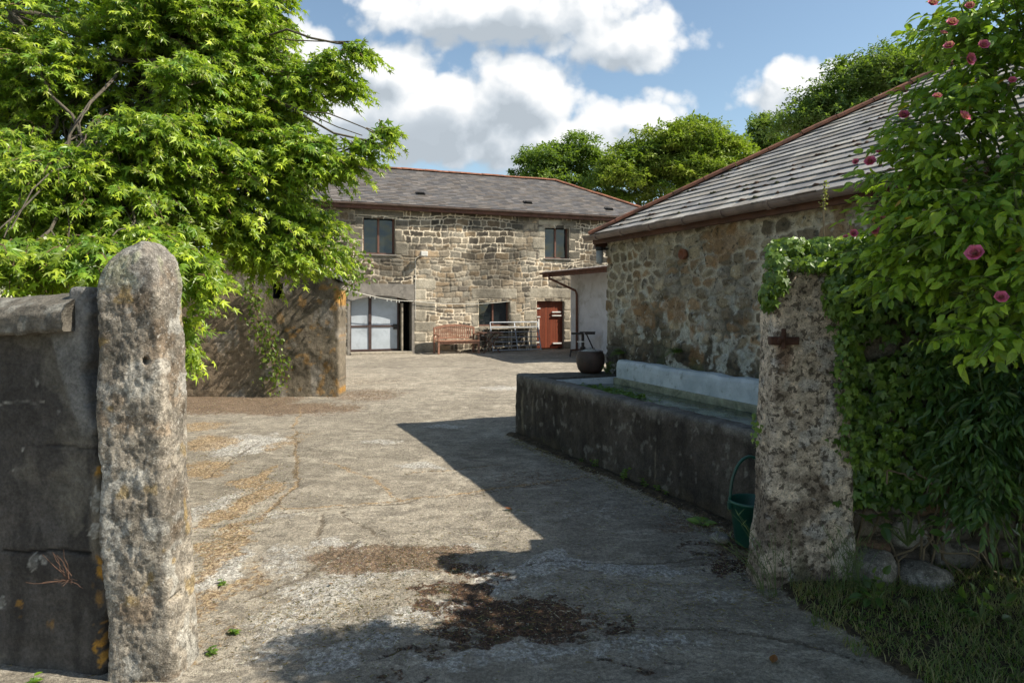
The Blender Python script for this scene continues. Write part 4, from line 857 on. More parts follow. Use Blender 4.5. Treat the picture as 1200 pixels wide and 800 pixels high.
# ---------------------------------------------------------------- left boundary wall and granite gatepost
def build_left_wall():
    du = np.array((0.982, -0.19, 0)); du /= np.linalg.norm(du); dv = np.array((-du[1], du[0], 0)); end = np.array((-1.80, 3.10, 0.0)); W = 3.2; O = end - du * W
    root = thing('boundary_wall', tuple(O + du * 2.4), 'dark cement-rendered boundary wall with rounded coping, left of the cracked gap beside the gatepost', 'wall')
    zt = 1.60
    pts = np.array([(0, -.02), (0.05, 0.0), (0.12, -.03), (0.38, -.005), (0.62, -.035), (0.75, -.01), (0.9, -.045), (1.0, -.05), (1.08, -.075), (1.15, -.085), (1.25, -.118), (1.4, -.125), (1.60, -.105), (1.85, -.115)])
    def rf(z): return W - .042 + np.interp(z, pts[:, 0], pts[:, 1]) + (fbm(np.c_[z * 13, z * 0], 4, 5) - .5) * 0.06
    pitch = -0.05
    def topf(x): return zt + 0.02 - (W - x) * 0.05
    def top_stub(x): return np.where(x > W - .24, 1.775 - .10 * sstep(x, W - .12, W), topf(x))
    def cf(P, seed):
        n = len(P); a = fbm(P * 1.6, 5, 31); b = fbm(P * 7, 4, 33); d = fbm(P * (9, 2.2), 4, 35)
        c = np.array((0.082, 0.074, 0.066)) * (0.55 + 0.95 * a)[:, None]
        st = sstep(d, .56, .68)[:, None]; c = c * (1 - .35 * st)
        m = sstep(fbm(P * 3.4, 4, 37), .60, .68)[:, None]; c = c * (1 - .5 * m) + .5 * m * np.array((.17, .155, .125))
        dh = np.zeros(n)
        x = W - P[:, 0]                      # distance from the broken end
        new = sstep(P[:, 1] + (a - .5) * .3, 0.98, 1.10) * (1 - sstep(x - (P[:, 1] - 1.0) * .35 + (a - .5) * .1, .10, .14)); new = new[:, None]; c = c * (1 - new) + new * np.array((0.17, 0.165, 0.155)) * (0.7 + .6 * b)[:, None]; dh += new[:, 0] * 0.008
        low = ((1 - sstep(P[:, 1] + (a - .5) * .2, 0.85, .98)) * sstep(P[:, 1], .50, .56) * (1 - sstep(x + (b - .5) * .06, .10, .15)))[:, None]; c = c * (1 - low) + low * np.array((.15, .13, .10)) * (0.6 + .9 * b)[:, None]; dh += low[:, 0] * 0.012
        for (cx, cz, r) in ((.09, .80, .042), (.10, .66, .035), (.62, .29, .028), (.43, .50, .034), (.37, .515, .02), (.50, 1.02, .008), (.30, 1.20, .01), (.55, .92, .009), (.42, 1.33, .012)):
            e = np.hypot(x - cx, (P[:, 1] - cz) * .9) / r + (fbm(P * 40, 3, 47) - .5) * 1.8; k = .7 * ((1 - sstep(e, .85, 1.05)) * (0.35 + .65 * sstep(e, .55, .8)))[:, None]; c = c * (1 - k) + k * np.array((.40, .39, .35))
        for (cx, cz, r, s) in ((.10, .93, .022, 1), (.07, .955, .014, 1), (.075, .49, .03, 1), (.06, .46, .02, .8), (.07, .17, .04, .9), (.07, .10, .035, .8), (.52, .29, .025, .6), (.09, .36, .03, .35), (.34, .22, .02, .4)):
            e = np.hypot(x - cx, (P[:, 1] - cz) * .75) / r + (fbm(P * 34, 4, 41) - .5) * 3.4; k = (s * .8 * (1 - sstep(e, .4, 1.05)))[:, None]; c = c * (1 - k) + k * np.array((.45, .23, .03))
        cz = .545 + .02 * np.sin(x * 9) + (fbm(P * 6, 3, 43) - .5) * .05; cr = (1 - sstep(np.abs(P[:, 1] - cz), .003, .010)) * (x < .62) * (x > .12)
        cr2 = (1 - sstep(np.abs(P[:, 1] - 1.02 - .03 * np.sin(x * 5) - (fbm(P * 5, 3, 45) - .5) * .05), .003, .008)) * (x < .45) * .6
        cr = np.maximum(cr, cr2); c = c * (1 - .8 * cr[:, None]); dh -= .008 * cr
        w = (1 - sstep(np.abs(P[:, 1] - (1.245 - .08 * (x - .35)) - (fbm(P * 11, 2, 46) - .5) * .02), .002, .006)) * (x > .38) * (x < .9); c = c * (1 - .7 * w[:, None]) + .7 * w[:, None] * np.array((.4, .38, .33))
        return c, dh
    noisy_block('wall_face', root, O, du, dv, W, 1.80, 0.34, 0.0105, cf, M['render'], top_stub, None, 51, 0.010, None, rf, 0.02)
    # coping: section swept along the wall
    sec = [(-.075, 0), (-.085, .012), (-.085, .085), (-.06, .125), (0.02, .165), (.14, .185), (.22, .18), (.34, .13), (.40, .085), (.40, .0)]
    V = []; C = []; n = 260; Lc = W - .205
    for i in range(n + 1):
        s = Lc * i / n; 
        for j, (d, z) in enumerate(sec):
            V.append(O + du * s + dv * d + ZZ * (zt - .02 - (W - s) * 0.05 + z))
    # subdivide the section
    V = np.array(V).reshape(n + 1, len(sec), 3); fine = []
    for j in range(len(sec) - 1):
        m = 6
        for q in range(m): fine.append(V[:, j] * (1 - q / m) + V[:, j + 1] * q / m)
    fine.append(V[:, -1]); V = np.stack(fine, 1); k = V.shape[1]; V = V.reshape(-1, 3)
    V = V + (fbm(V * 12, 3, 61) - .5)[:, None] * 0.022 + (fbm(V * 45, 2, 62) - .5)[:, None] * .008
    a = fbm(V * 3, 4, 63); C = np.array((.135, .120, .098)) * (.45 + 1.1 * a)[:, None]; w = sstep(fbm(V * 13, 3, 65), .62, .7)[:, None]; C = C * (1 - .5 * w) + .5 * w * np.array((.32, .31, .27))
    F = [(i * k + j, (i + 1) * k + j, (i + 1) * k + j + 1, i * k + j + 1) for i in range(n) for j in range(k - 1)] + [tuple(n * k + j for j in range(k)), tuple(range(k - 1, -1, -1)), ] + [(i * k, i * k + k - 1, (i + 1) * k + k - 1, (i + 1) * k) for i in range(n)]
    mesh_obj('coping', V, F, M['render'], root, C, True)
build_left_wall()

def granite_post(name, label, base_ring, top_z, axis_fn, size_fn, colfn, seed, amp=0.010, res=0.010, yaw=0.0, dome=0.12, group=None, extra=None, shoulder=None, mat='granite'):
    """rough-hewn standing stone: rounded-rectangle section lofted up a leaning axis, then pitted"""
    nz = int(top_z / res); per = int(1.35 / res); V = []; Zs = []
    for i in range(nz + 1):
        z = top_z * i / nz; zz = z; c = axis_fn(z); (a, b) = size_fn(z)
        k = 1.0
        if z > top_z - dome: q = (z - (top_z - dome)) / dome; k = math.sqrt(max(0, 1 - q ** 2.6)) * 1.0
        k = max(k, 0.02)
        for j in range(per):
            t = 2 * math.pi * j / per; ct, st = math.cos(t), math.sin(t); p = 11; r = (abs(ct) ** p + abs(st) ** p) ** (-1 / p)
            x, y = a * r * ct * k, b * r * st * (k ** .7); cy, sy = math.cos(yaw), math.sin(yaw)
            V.append((c[0] + x * cy - y * sy, c[1] + x * sy + y * cy, zz - 0.03))
    V = np.array(V); N = V - np.repeat(np.array([axis_fn(top_z * i / nz) for i in range(nz + 1)]), per, 0).reshape(-1, 2) @ np.array([[1, 0, 0], [0, 1, 0]]) if False else V.copy()
    cen = np.repeat(np.array([[*axis_fn(top_z * i / nz)] for i in range(nz + 1)]), per, 0); N = np.c_[V[:, :2] - cen, np.zeros(len(V))]; N /= (np.linalg.norm(N, axis=1) + 1e-6)[:, None]
    pit = fbm(V * (46, 46, 30), 4, seed); big = fbm(V * 3.2, 3, seed + 3); med = fbm(V * (11, 11, 7), 3, seed + 6)
    d = (big - .5) * amp * 5.5 + (med - .5) * amp * 1.9 - sstep(pit, .48, .38) * amp * .65 + (fbm(V * 75, 2, seed + 9) - .5) * amp * .9
    if extra is not None: d = d + extra(V)
    if shoulder: V[:, 2] -= np.clip(shoulder[0] * (cen[:, 0] + shoulder[1] - V[:, 0]), 0, 1) * sstep(V[:, 2], top_z - .45, top_z - .05)
    V = V + N * d[:, None]; C = colfn(V, N, pit, med, big)
    F = [(i * per + j, i * per + (j + 1) % per, (i + 1) * per + (j + 1) % per, (i + 1) * per + j) for i in range(nz) for j in range(per)]
    F.append(tuple(nz * per + j for j in range(per)))
    o = mesh_obj(name, V, F, M[mat], None, C, True, origin=(*axis_fn(0), 0)); tag(o, label, 'gatepost', group); return o
def lax(z): return (-1.655 - 0.052 * z - 0.012 * math.sin(z * 2.4), 3.18 + 0.01 * z)
def lsz(z): return (0.152 + 0.006 * math.sin(z * 2.2) - .012 * sstep(np.array(z), 1.5, 1.95), 0.122)
def lcol(V, N, pit, med, big):
    c = np.array((.33, .29, .235)) * (.65 + .7 * pit)[:, None] * (0.7 + .6 * big)[:, None]
    br = (sstep(fbm(V * 6, 3, 71), .52, .66) * .6)[:, None]; c = c * (1 - br) + br * np.array((.27, .19, .12))
    dk = sstep(fbm(V * (5, 5, 3), 4, 72), .52, .64)[:, None]; c = c * (1 - .42 * dk)
    tp = (sstep(V[:, 2], 1.80, 1.93) * .0 + sstep(V[:, 2] + (med - .5) * .5, 1.72, 1.86) * (0.65))[:, None]; c = c * (1 - tp) + tp * np.array((.20, .19, .175))
    w = sstep(fbm(V * 10, 3, 73), .60, .66)[:, None]; c = c * (1 - .5 * w) + .5 * w * np.array((.45, .44, .40))
    ly = (sstep(fbm(V * 4.5, 4, 74), .56, .62) * sstep(V[:, 2], 1.72, 1.85))[:, None]; c = c * (1 - .6 * ly) + .6 * ly * np.array((.36, .37, .24))
    o = (sstep(fbm(V * 8, 3, 75), .68, .72))[:, None]; c = c * (1 - .5 * o) + .5 * o * np.array((.33, .22, .06))
    return c
def lhole(V):
    r = 0
    for (x, z, s) in ((-1.645, 1.44, .018), (-1.515, .36, .026)):
        front = V[:, 1] < 3.16; r = r - 0.05 * front * (1 - sstep(np.hypot(V[:, 0] - x, V[:, 2] - z) / s, .6, 1.0))
    return r
granite_post('granite_gatepost', 'tall rough granite gatepost with domed top, sunlit, at the left of the gateway', None, 2.03, lax, lsz, lcol, 101, 0.0070, 0.0085, yaw=-0.03, dome=0.22, extra=lhole, shoulder=(.55, .05))

def rax(z): return (1.765 + 0.02 * math.sin(z * 1.4), 4.19)
def rsz(z): return (0.272 - 0.075 * (z / 1.95) ** 1.5 + 0.06 * max(0, .5 - z), 0.125)
def rcol(V, N, pit, med, big):
    c = np.array((.56, .465, .365)) * (.75 + .5 * pit)[:, None] * (.75 + .5 * big)[:, None]
    sp = sstep(fbm(V * 24, 3, 111) + (fbm(V * 4, 2, 118) - .5) * .25, .56, .61)[:, None]; c = c * (1 - .25 * sp) + .25 * sp * np.array((.045, .032, .022))
    lw = (sstep(fbm(V * 5, 4, 112) + (0.65 - V[:, 2]) * .16, .52, .64))[:, None]; c = c * (1 - .6 * lw) + .68 * lw * np.array((.075, .050, .034))
    w = sstep(fbm(V * 9, 3, 113), .60, .66)[:, None]; c = c * (1 - .5 * w) + .5 * w * np.array((.44, .43, .42))
    ru = (1 - sstep(np.hypot((V[:, 0] - 1.62) / .05, (V[:, 2] - 1.40) / .14), .5, 1.2))[:, None]; c = c * (1 - .7 * ru) + .7 * ru * np.array((.12, .045, .02))
    g = (sstep(fbm(V * 4, 3, 114), .58, .66) * (1 - sstep(V[:, 2], .1, .5)))[:, None]; return c * (1 - .5 * g) + .5 * g * np.array((.06, .08, .03))
granite_post('granite_gatepost', 'broad lichen-spotted granite gatepost in shade with a rusty hinge pin and ivy on its shoulder', None, 1.93, rax, rsz, rcol, 131, 0.0065, 0.0095, yaw=0.03, dome=0.05, mat='granite_dark')
pin = MB(); pin.tube([(1.58, 4.10, 1.475), (1.58, 4.02, 1.475), (1.58, 4.00, 1.50)], 0.016, 8); pin.box((1.53, 4.035, 1.452), (0.17, 0, 0), (0, 0.05, 0), (0, 0, 0.048)); pin.tube([(1.60, 4.02, 1.43), (1.60, 4.02, 1.55)], 0.015, 8)
tag(pin.build('hinge_pin', M['rust'], None, bevel=0.006), 'rusty iron hinge pin set in the face of the right gatepost', 'hinge pin')

# rubble wall running right from the gatepost
def build_ivy_wall():
    root = thing('rubble_wall', (2.9, 4.3, 0), 'low rubble garden wall running right from the shaded gatepost, nearly hidden under ivy', 'wall')
    pal = [(0.17, 0.14, 0.11), (0.21, 0.18, 0.145), (0.13, 0.11, 0.09), (0.20, 0.13, 0.085), (0.24, 0.22, 0.19)]
    stone_panel('wall_face', (1.93, 4.28, -.05), np.array((1.0, 0, 0)), 4.4, 1.88, 0.016, M['rubble'], root, 31, 'rubble', pal, (0.10, 0.085, 0.065), (), (), 0.06, rowh=0.17, aspect=1.5)
    b = MB(); b.box((1.94, 4.285, -.05), (4.38, 0, 0), (0, .30, 0), (0, 0, 1.86)); b.build('wall_core', M['dressed'], root)
build_ivy_wall()

# ---------------------------------------------------------------- water trough
def build_trough():
    F0 = np.array((0.04, 8.78, 0.0)); F1 = np.array((2.02, 4.50, 0.0)); d = (F1 - F0); L = np.linalg.norm(d); d /= L; dv = np.array((-d[1], d[0], 0)); dv = dv if dv[0] > 0 else -dv
    root = thing('water_trough', tuple((F0 + F1) / 2), 'long dark concrete water trough with whitewashed back, against the near outbuilding wall', 'trough')
    def cf(P, seed):
        n = len(P); a = fbm(P * 2, 5, 141); b = fbm(P * 8, 4, 143); st = fbm(P * (10, 1.3), 4, 145)
        c = np.array((.058, .050, .042)) * (.4 + 1.2 * a)[:, None] * (.35 + 1.3 * st)[:, None]
        tp = sstep(P[:, 1] + (b - .5) * .12, .64, .74)[:, None]; c = c * (1 - tp) + tp * np.array((.14, .13, .115)) * (.5 + b)[:, None]
        w = sstep(fbm(P * (16, 12), 3, 147), .70, .74)[:, None]; c = c * (1 - .5 * w) + .5 * w * np.array((.24, .23, .20))
        for (x0, zz0, zz1, ww) in ((.22, .05, .62, .045), (2.95, .05, .46, .012), (.50, .2, .6, .02)):
            xx = x0 + (fbm(P[:, 1:] * (3, 3) if False else np.c_[P[:, 1] * 4, P[:, 1] * 0], 3, 149) - .5) * .12; k = ((1 - sstep(np.abs(P[:, 0] - xx), ww * .3, ww)) * sstep(P[:, 1], zz0, zz0 + .1) * (1 - sstep(P[:, 1], zz1 - .1, zz1)) * .7)[:, None]; c = c * (1 - k) + k * np.array((.19, .165, .12))
        gr = ((1 - sstep(P[:, 1] + (b - .5) * .2, .02, .16)))[:, None]; c = c * (1 - .4 * gr) + .4 * gr * np.array((.08, .06, .035)); return c, (b - .5) * .01
    H = 0.83
    def topf(x): return 0.80 - 0.055 * x / L + (fbm(np.c_[x * 5, x * 0], 3, 151) - .5) * .022
    noisy_block('basin_front', root, F0, d, dv, L, H, 0.13, 0.016, cf, M['render'], topf, None, 153, 0.016, edge_r=.035)
    Bk0 = np.array((1.44, 8.43, 0)); 
    # far end slab, from the front wall to the building corner
    e = np.array((1.33, 9.06, 0)) - (F0 + dv * .13); s = MB()
    P0 = F0 + dv * .13; Lx = np.linalg.norm(e); ex = e / Lx
    P0f = P0 + np.array((0, 0, 0))
    poly = [P0 + d * .0, P0 + d * .55, np.array((1.37, 8.62, 0)), np.array((1.22, 9.12, 0))]
    V = []; nx, ny = 60, 24
    for j in range(ny + 1):
        for i in range(nx + 1):
            a, b2 = i / nx, j / ny; p = (poly[0] * (1 - b2) + poly[1] * b2) * (1 - a) + (poly[3] * (1 - b2) + poly[2] * b2) * a; V.append(p + ZZ * .79)
    V = np.array(V); V[:, 2] += (fbm(V * 6, 3, 155) - .5) * .03; C = np.array((.085, .078, .066)) * (.4 + 1.2 * fbm(V * 6, 4, 156))[:, None]
    nb = len(V); F = [(j * (nx + 1) + i, j * (nx + 1) + i + 1, (j + 1) * (nx + 1) + i + 1, (j + 1) * (nx + 1) + i) for j in range(ny) for i in range(nx)]; F = [f[::-1] for f in F]
    rim = [i for i in range(nx + 1)] + [j * (nx + 1) + nx for j in range(1, ny + 1)] + [ny * (nx + 1) + i for i in range(nx - 1, -1, -1)] + [j * (nx + 1) for j in range(ny - 1, 0, -1)]
    V = np.vstack([V, V[rim] * (1, 1, 0)]); C = np.vstack([C, C[rim] * .8]); m = len(rim); F += [(rim[i], rim[(i + 1) % m], nb + (i + 1) % m, nb + i) for i in range(m)]
    mesh_obj('end_slab', V, F, M['render'], root, C, False)
    w = MB(); w.prism([poly[1] + d * .004 + ZZ * .5, poly[2] + d * .004 + ZZ * .5, poly[2] + d * .004 + ZZ * .775, poly[1] + d * .004 + ZZ * .755], d * .035); w.build('end_inner_face', M['wash'], root)
    # whitewashed back wall with a ledge
    b0 = np.array((1.40, 8.50, 0)); b1 = rp(RL - .6, -.05, 0); b0 = rp(0.50, -0.16, 0); Lb = 4.3
    V = []; nx = 200
    prof = [(0.0, .4), (0.0, .90), (.008, .955), (.03, .985), (.07, .99), (.15, .99)]
    for i in range(nx + 1):
        s_ = Lb * i / nx; hh = (fbm(np.array([[s_ * 4, 0]]), 3, 160)[0] - .5) * .035
        for (q, z) in prof: V.append(b0 + T * s_ + U * q + ZZ * (z + (hh if z > .8 else 0)))
    k = len(prof); F = [(i * k + j, (i + 1) * k + j, (i + 1) * k + j + 1, i * k + j + 1) for i in range(nx) for j in range(k - 1)] + [tuple(range(k))]
    mesh_obj('back_wall', V, F, M['wash'], root, smooth=False)
    lg = MB(); lg.box(b0 + T * .0 - U * .045 + ZZ * .45, T * Lb, U * .043, ZZ * .325); lg.build('back_ledge', simple('algae_ledge', (.30, .29, .20), .9, .3, 12, .004, dirt=(.13, .14, .08)), root, bevel=.008)
    iw = MB(); iw.box(F0 + dv * .133 + d * .6 + ZZ * .45, d * (L - .6), dv * .012, ZZ * .27); iw.build('inner_face', M['wash'], root)
    nr = MB(); q0 = F1 + dv * .2; nr.prism([F1 + dv * .22 - d * .02, rp(4.9, -.03, 0), rp(4.9, -.03, .74), F1 + dv * .22 - d * .02 + ZZ * .74], d * .2); nr.build('end_wall', M['cement'], root)
    W = [F0 + dv * .147 + d * .56 + ZZ * .705, rp(0.56, -.21, .705), rp(4.80, -.21, .705), F1 + dv * .14 - d * .05 + ZZ * .705]
    o = mesh_obj('water', W, [(0, 3, 2, 1)], M['water']); o['kind'] = 'structure'
    bt = MB(); bt.prism([F0 + dv * .21 + d * .5, rp(.5, -.05, 0), rp(4.9, -.05, 0), F1 + dv * .2], ZZ * .40); bt.build('basin_floor', M['cement'], root)
    # floating weed near the far corner
    rng = np.random.default_rng(8); V = []; F = []; C = []
    for i in range(900):
        a = rng.normal(0, .28); b = rng.normal(0, .10); c = np.array((1.02, 7.75, .712)) + T * (a + .15) + U * b; r = rng.uniform(.010, .032); t0 = rng.uniform(0, 6.28); nn = len(V); tl = rng.uniform(-.4, .4, 2)
        for q in range(5): an = t0 + q * 1.2566; V.append(c + (r * math.cos(an), r * math.sin(an), r * (tl[0] * math.cos(an) + tl[1] * math.sin(an)) + rng.uniform(0, .012)))
        F.append(tuple(range(nn, nn + 5))); cc = np.array((.075, .14, .035)) * rng.uniform(.6, 1.5); C += [cc] * 5
    o = mesh_obj('pond_weed', V, F, M['grass'], None, np.array(C)); tag(o, 'mat of green weed floating in the far end of the trough', 'water weed', kind='stuff')
    return F0, F1, d, dv, L
TF0, TF1, Td, Tdv, TL = build_trough()

# cauldron-like pot on the trough's end slab
pot = thing('iron_pot', (1.02, 8.88, .80), 'round rusty-brown iron pot filled with pale gravel on the far end of the trough', 'pot')
k = MB(); k.lathe((1.02, 8.88, .795), [(0, 0), (.10, 0), (.135, .012), (.165, .055), (.182, .12), (.186, .18), (.178, .235), (.162, .268), (.166, .280), (.160, .286), (.150, .280), (.150, .25), (0, .25)], 40); k.build('pot_body', M['pot'], pot, smooth=True)
rng = np.random.default_rng(3); V = []; F = []
n_ = 26
for i in range(n_ + 1):
    for j in range(n_):
        r = .148 * i / n_; a = 2 * math.pi * j / n_; V.append((1.02 + r * math.cos(a), 8.88 + r * math.sin(a), .795 + .262 + .045 * (1 - (i / n_) ** 2) + rng.uniform(-.008, .010)))
F = [(i * n_ + j, i * n_ + (j + 1) % n_, (i + 1) * n_ + (j + 1) % n_, (i + 1) * n_ + j) for i in range(n_) for j in range(n_)]
mesh_obj('gravel_fill', V, F, M['chalk'], pot)

# green bucket at the near end of the trough
bk = thing('bucket', (1.67, 4.78, 0), 'dark green plastic bucket with raised handle standing between trough and right gatepost', 'bucket')
bc = np.array((1.685, 4.80, 0.0)); k = MB(); k.lathe(bc + ZZ * .012, [(0, 0), (.108, 0), (.113, .006), (.146, .285), (.158, .288), (.160, .306), (.150, .310), (.140, .300), (.106, .015), (0, .013)], 44); k.build('bucket_body', M['bucket'], bk, smooth=True)
k = MB(); k.tube([bc + np.array((-.150 * math.cos(t), .03 * math.sin(t), .30 + .315 * math.sin(t))) for t in np.linspace(0, math.pi, 22)], .0115, 8); k.build('handle', M['bucket'], bk, smooth=True)
for s in (-1, 1): k = MB(); k.box(bc + (s * .156 - .012, -.02, .255), (.024, 0, 0), (0, .04, 0), (0, 0, .05)); k.build('handle_lug', M['bucket'], bk, bevel=.004)
# lump of stone by the bucket
def rock(name, c, s, label, cat, mat, seed, squash=.6):
    V = []; F = []; n1, n2 = 14, 18
    for i in range(n1 + 1):
        for j in range(n2):
            th = math.pi * i / n1; ph = 2 * math.pi * j / n2; V.append((math.sin(th) * math.cos(ph), math.sin(th) * math.sin(ph), math.cos(th) * squash))
    V = np.array(V); r = .65 + .7 * fbm(V * 1.6 + seed, 3, seed); V = V * r[:, None] * s + np.array(c)
    F = [(i * n2 + j, (i + 1) * n2 + j, (i + 1) * n2 + (j + 1) % n2, i * n2 + (j + 1) % n2) for i in range(n1) for j in range(n2)]
    C = np.array((.24, .22, .19)) * (.5 + fbm(V * 30, 3, seed))[:, None]
    o = mesh_obj(name, V, F, mat, None, C, True, origin=(c[0], c[1], 0)); return tag(o, label, cat)
rock('loose_stone', (1.475, 4.86, .03), .065, 'fist-sized pale loose stone on the ground beside the green bucket', 'stone', M['granite'], 5)
rock('rubble_stone', (2.17, 4.13, .09), .17, 'pale squarish stone fallen at the foot of the right gatepost wall', 'stone', M['granite'], 8, .7)
rock('rubble_stone', (2.45, 4.10, .06), .17, 'dark flat stone at the foot of the ivy wall under the brambles', 'stone', M['granite'], 12, .5)

# ================================================================ vegetation
def fan_leaf(out, hub=(0.35, 0), bend=0.18):
    V = [(hub[0], hub[1], 0.0)] + [(x, y, -bend * (x * x + 2 * y * y)) for x, y in out]
    n = len(out); F = [(0, 1 + i, 1 + (i + 1) % n) for i in range(n)]
    return np.array(V, float), np.array(F)
def star_leaf():
    pts = [(0.0, -.01)]
    for a, L, s in ((-118, .62, None), (-86, .30, 1), (-55, .86, None), (-27, .36, 1), (0, 1.0, None), (27, .36, 1), (55, .86, None), (86, .30, 1), (118, .62, None)):
        a = R(a); c = .22; pts.append((c + L * math.cos(a) * .8, L * math.sin(a) * .78))
    return fan_leaf(pts, (.22, 0), .22)
def ivy_leaf():
    pts = [(0.06, 0)]
    for a, L in ((-130, .42), (-95, .34), (-58, .62), (-30, .42), (0, .85), (30, .42), (58, .62), (95, .34), (130, .42)):
        a = R(a); pts.append((.25 + L * math.cos(a) * .85, L * math.sin(a)))
    return fan_leaf(pts, (.25, 0), .12)
def ovate(w=.30, fold=.07, bend=.25):
    xs = [0, .22, .5, .78, 1.0]; ws = [0, .85, 1.0, .62, 0]
    V = []; 
    for x, k in zip(xs, ws):
        z = -bend * x * x
        if k == 0: V.append((x, 0, z))
        else: V += [(x, -w * k, z + fold * k), (x, 0, z), (x, w * k, z + fold * k)]
    F = [(0, 1, 2), (0, 2, 3), (1, 4, 5), (1, 5, 2), (2, 5, 6), (2, 6, 3), (4, 7, 8), (4, 8, 5), (5, 8, 9), (5, 9, 6), (7, 10, 8), (8, 10, 9)]
    return np.array(V, float), np.array(F)
def clump_leaf():    # three overlapping small leaves used for far crowns
    V = []; F = []
    for k, (a, s) in enumerate(((0, 1), (2.1, .8), (4.2, .9))):
        c, d = math.cos(a), math.sin(a); b = len(V)
        for (x, y, z) in ((0.05, 0, 0), (.35, -.22, .05), (.75, 0, -.1), (.35, .22, .05)): V.append(((x * c - y * d) * s, (x * d + y * c) * s, z + k * .05))
        F += [(b, b + 1, b + 2), (b, b + 2, b + 3)]
    return np.array(V, float), np.array(F)
def varied(make, seed, n=7, amp=.07, curl=.22):
    rng = np.random.default_rng(seed); r = []
    for i in range(n):
        V, F = make(); V = V.copy(); V[1:, :2] *= 1 + rng.normal(0, amp, (len(V) - 1, 1)); V[:, 1] *= rng.uniform(.72, 1.08); V[:, 2] = V[:, 2] * rng.uniform(.2, 2.2) + rng.normal(0, .02, len(V)) + rng.normal(0, curl * .4) * V[:, 1] * V[:, 0] - rng.uniform(-.3, 1) * curl * V[:, 0] ** 2
        r.append((V, F))
    return r
STAR, IVY, OVATE, LANCE, CLUMP = star_leaf(), ivy_leaf(), ovate(), ovate(.15, .05, .35), clump_leaf()
def nrm(a): return a / (np.linalg.norm(a, axis=-1, keepdims=True) + 1e-9)
def leaf_mesh(name, tpl, P, D, N, S, C, mat, parent=None, origin=None):
    """P bases, D tip directions, N upper-side normals, S sizes, C colours"""
    if isinstance(tpl, list):            # several shapes of the same topology, drawn at random
        D = nrm(D); N = nrm(N - D * (N * D).sum(-1, keepdims=True)); B = np.cross(N, D); n = len(P); k = len(tpl[0][0]); TV = np.stack([t[0] for t in tpl])[np.random.default_rng(n).integers(0, len(tpl), n)]
        V = P[:, None] + S[:, None, None] * (TV[:, :, :1] * D[:, None] + TV[:, :, 1:2] * B[:, None] + TV[:, :, 2:] * N[:, None])
        return mesh_obj(name, V.reshape(-1, 3), (tpl[0][1][None] + (np.arange(n) * k)[:, None, None]).reshape(-1, 3), mat, parent, np.repeat(C, k, 0), False, origin)
    D = nrm(D); N = nrm(N - D * (N * D).sum(-1, keepdims=True)); B = np.cross(N, D); TV, TF = tpl; k = len(TV); n = len(P)
    V = P[:, None] + S[:, None, None] * (TV[None, :, :1] * D[:, None] + TV[None, :, 1:2] * B[:, None] + TV[None, :, 2:] * N[:, None])
    F = (TF[None] + (np.arange(n) * k)[:, None, None]).reshape(-1, 3)
    return mesh_obj(name, V.reshape(-1, 3), F, mat, parent, np.repeat(C, k, 0), False, origin)
def pxblob(px, py, Y, rx, ry, rY): c = at(px, py, Y); return (c, np.array((rx * Y / FPX, rY, ry * Y / FPX)))
def shoots(blobs, rng, dens, axis_pt, L=(.25, .5), nl=(9, 16), droop=.35, shell=.55, size=(.07, .11), up=1.0, spread=.55, taper=.5, tipdown=.35):
    """leafy shoots through the crown's blobs; returns leaf arrays and the twig polylines"""
    P = []; D = []; N = []; S = []; K = []; tw = []
    for (c, r) in blobs:
        area = 4 * math.pi * ((r[0] * r[1]) ** 1.6 / 3 + (r[0] * r[2]) ** 1.6 / 3 + (r[1] * r[2]) ** 1.6 / 3) ** (1 / 1.6)
        n = max(14, int(area * dens))
        for _ in range(n):
            v = rng.normal(size=3); v /= np.linalg.norm(v); q = shell + (1 - shell) * rng.random() ** .6; p = c + v * r * q
            o = v * .8 + nrm((p - axis_pt) * (1, 1, .35)) * .8 + rng.normal(size=3) * .25; o[2] = o[2] * .5 + .12; o = nrm(o)
            ln = rng.uniform(*L); m = int(rng.integers(*nl)); age = rng.random(); pts = []
            base = p - o * ln * .6
            for i in range(5):
                t = i / 4; pts.append(base + o * ln * t - np.array((0, 0, droop * ln * t * t)))
            tw.append(pts); sd = nrm(np.cross(o, (0, 0, 1.0)))
            for i in range(m):
                t = (i + rng.random() * .6) / m; b = base + o * ln * t - np.array((0, 0, droop * ln * t * t)); s = 1 if i % 2 else -1
                d = o * (0.5 + t) + sd * s * (1.1 - .5 * t) + rng.normal(size=3) * .25; d[2] -= tipdown + rng.random() * .4
                nn = np.array((0, 0, up)) + rng.normal(size=3) * spread + o * .25
                P.append(b + nrm(d) * .03); D.append(d); N.append(nn); S.append(rng.uniform(*size) * (1 - taper * max(0, t - .5))); K.append(0.55 * t + .45 * age)
    return np.array(P), np.array(D), np.array(N), np.array(S), np.array(K), tw
def leaf_cols(K, rng, old, young, var=.25):
    old, young = np.array(old), np.array(young); k = np.clip(K + rng.normal(size=len(K)) * .15, 0, 1)[:, None] ** 1.6
    return (old * (1 - k) + young * k) * rng.uniform(1 - var, 1 + var, (len(K), 1))
def wander(a, b, rng, n=8, amp=.1):
    a, b = np.array(a, float), np.array(b, float); t = np.linspace(0, 1, n)[:, None]; L = np.linalg.norm(b - a)
    w = np.cumsum(rng.normal(size=(n, 3)), 0); w = (w - t * w[-1]) * amp * L / n; w[0] = 0; w[-1] = 0
    return list(a + (b - a) * t + w)
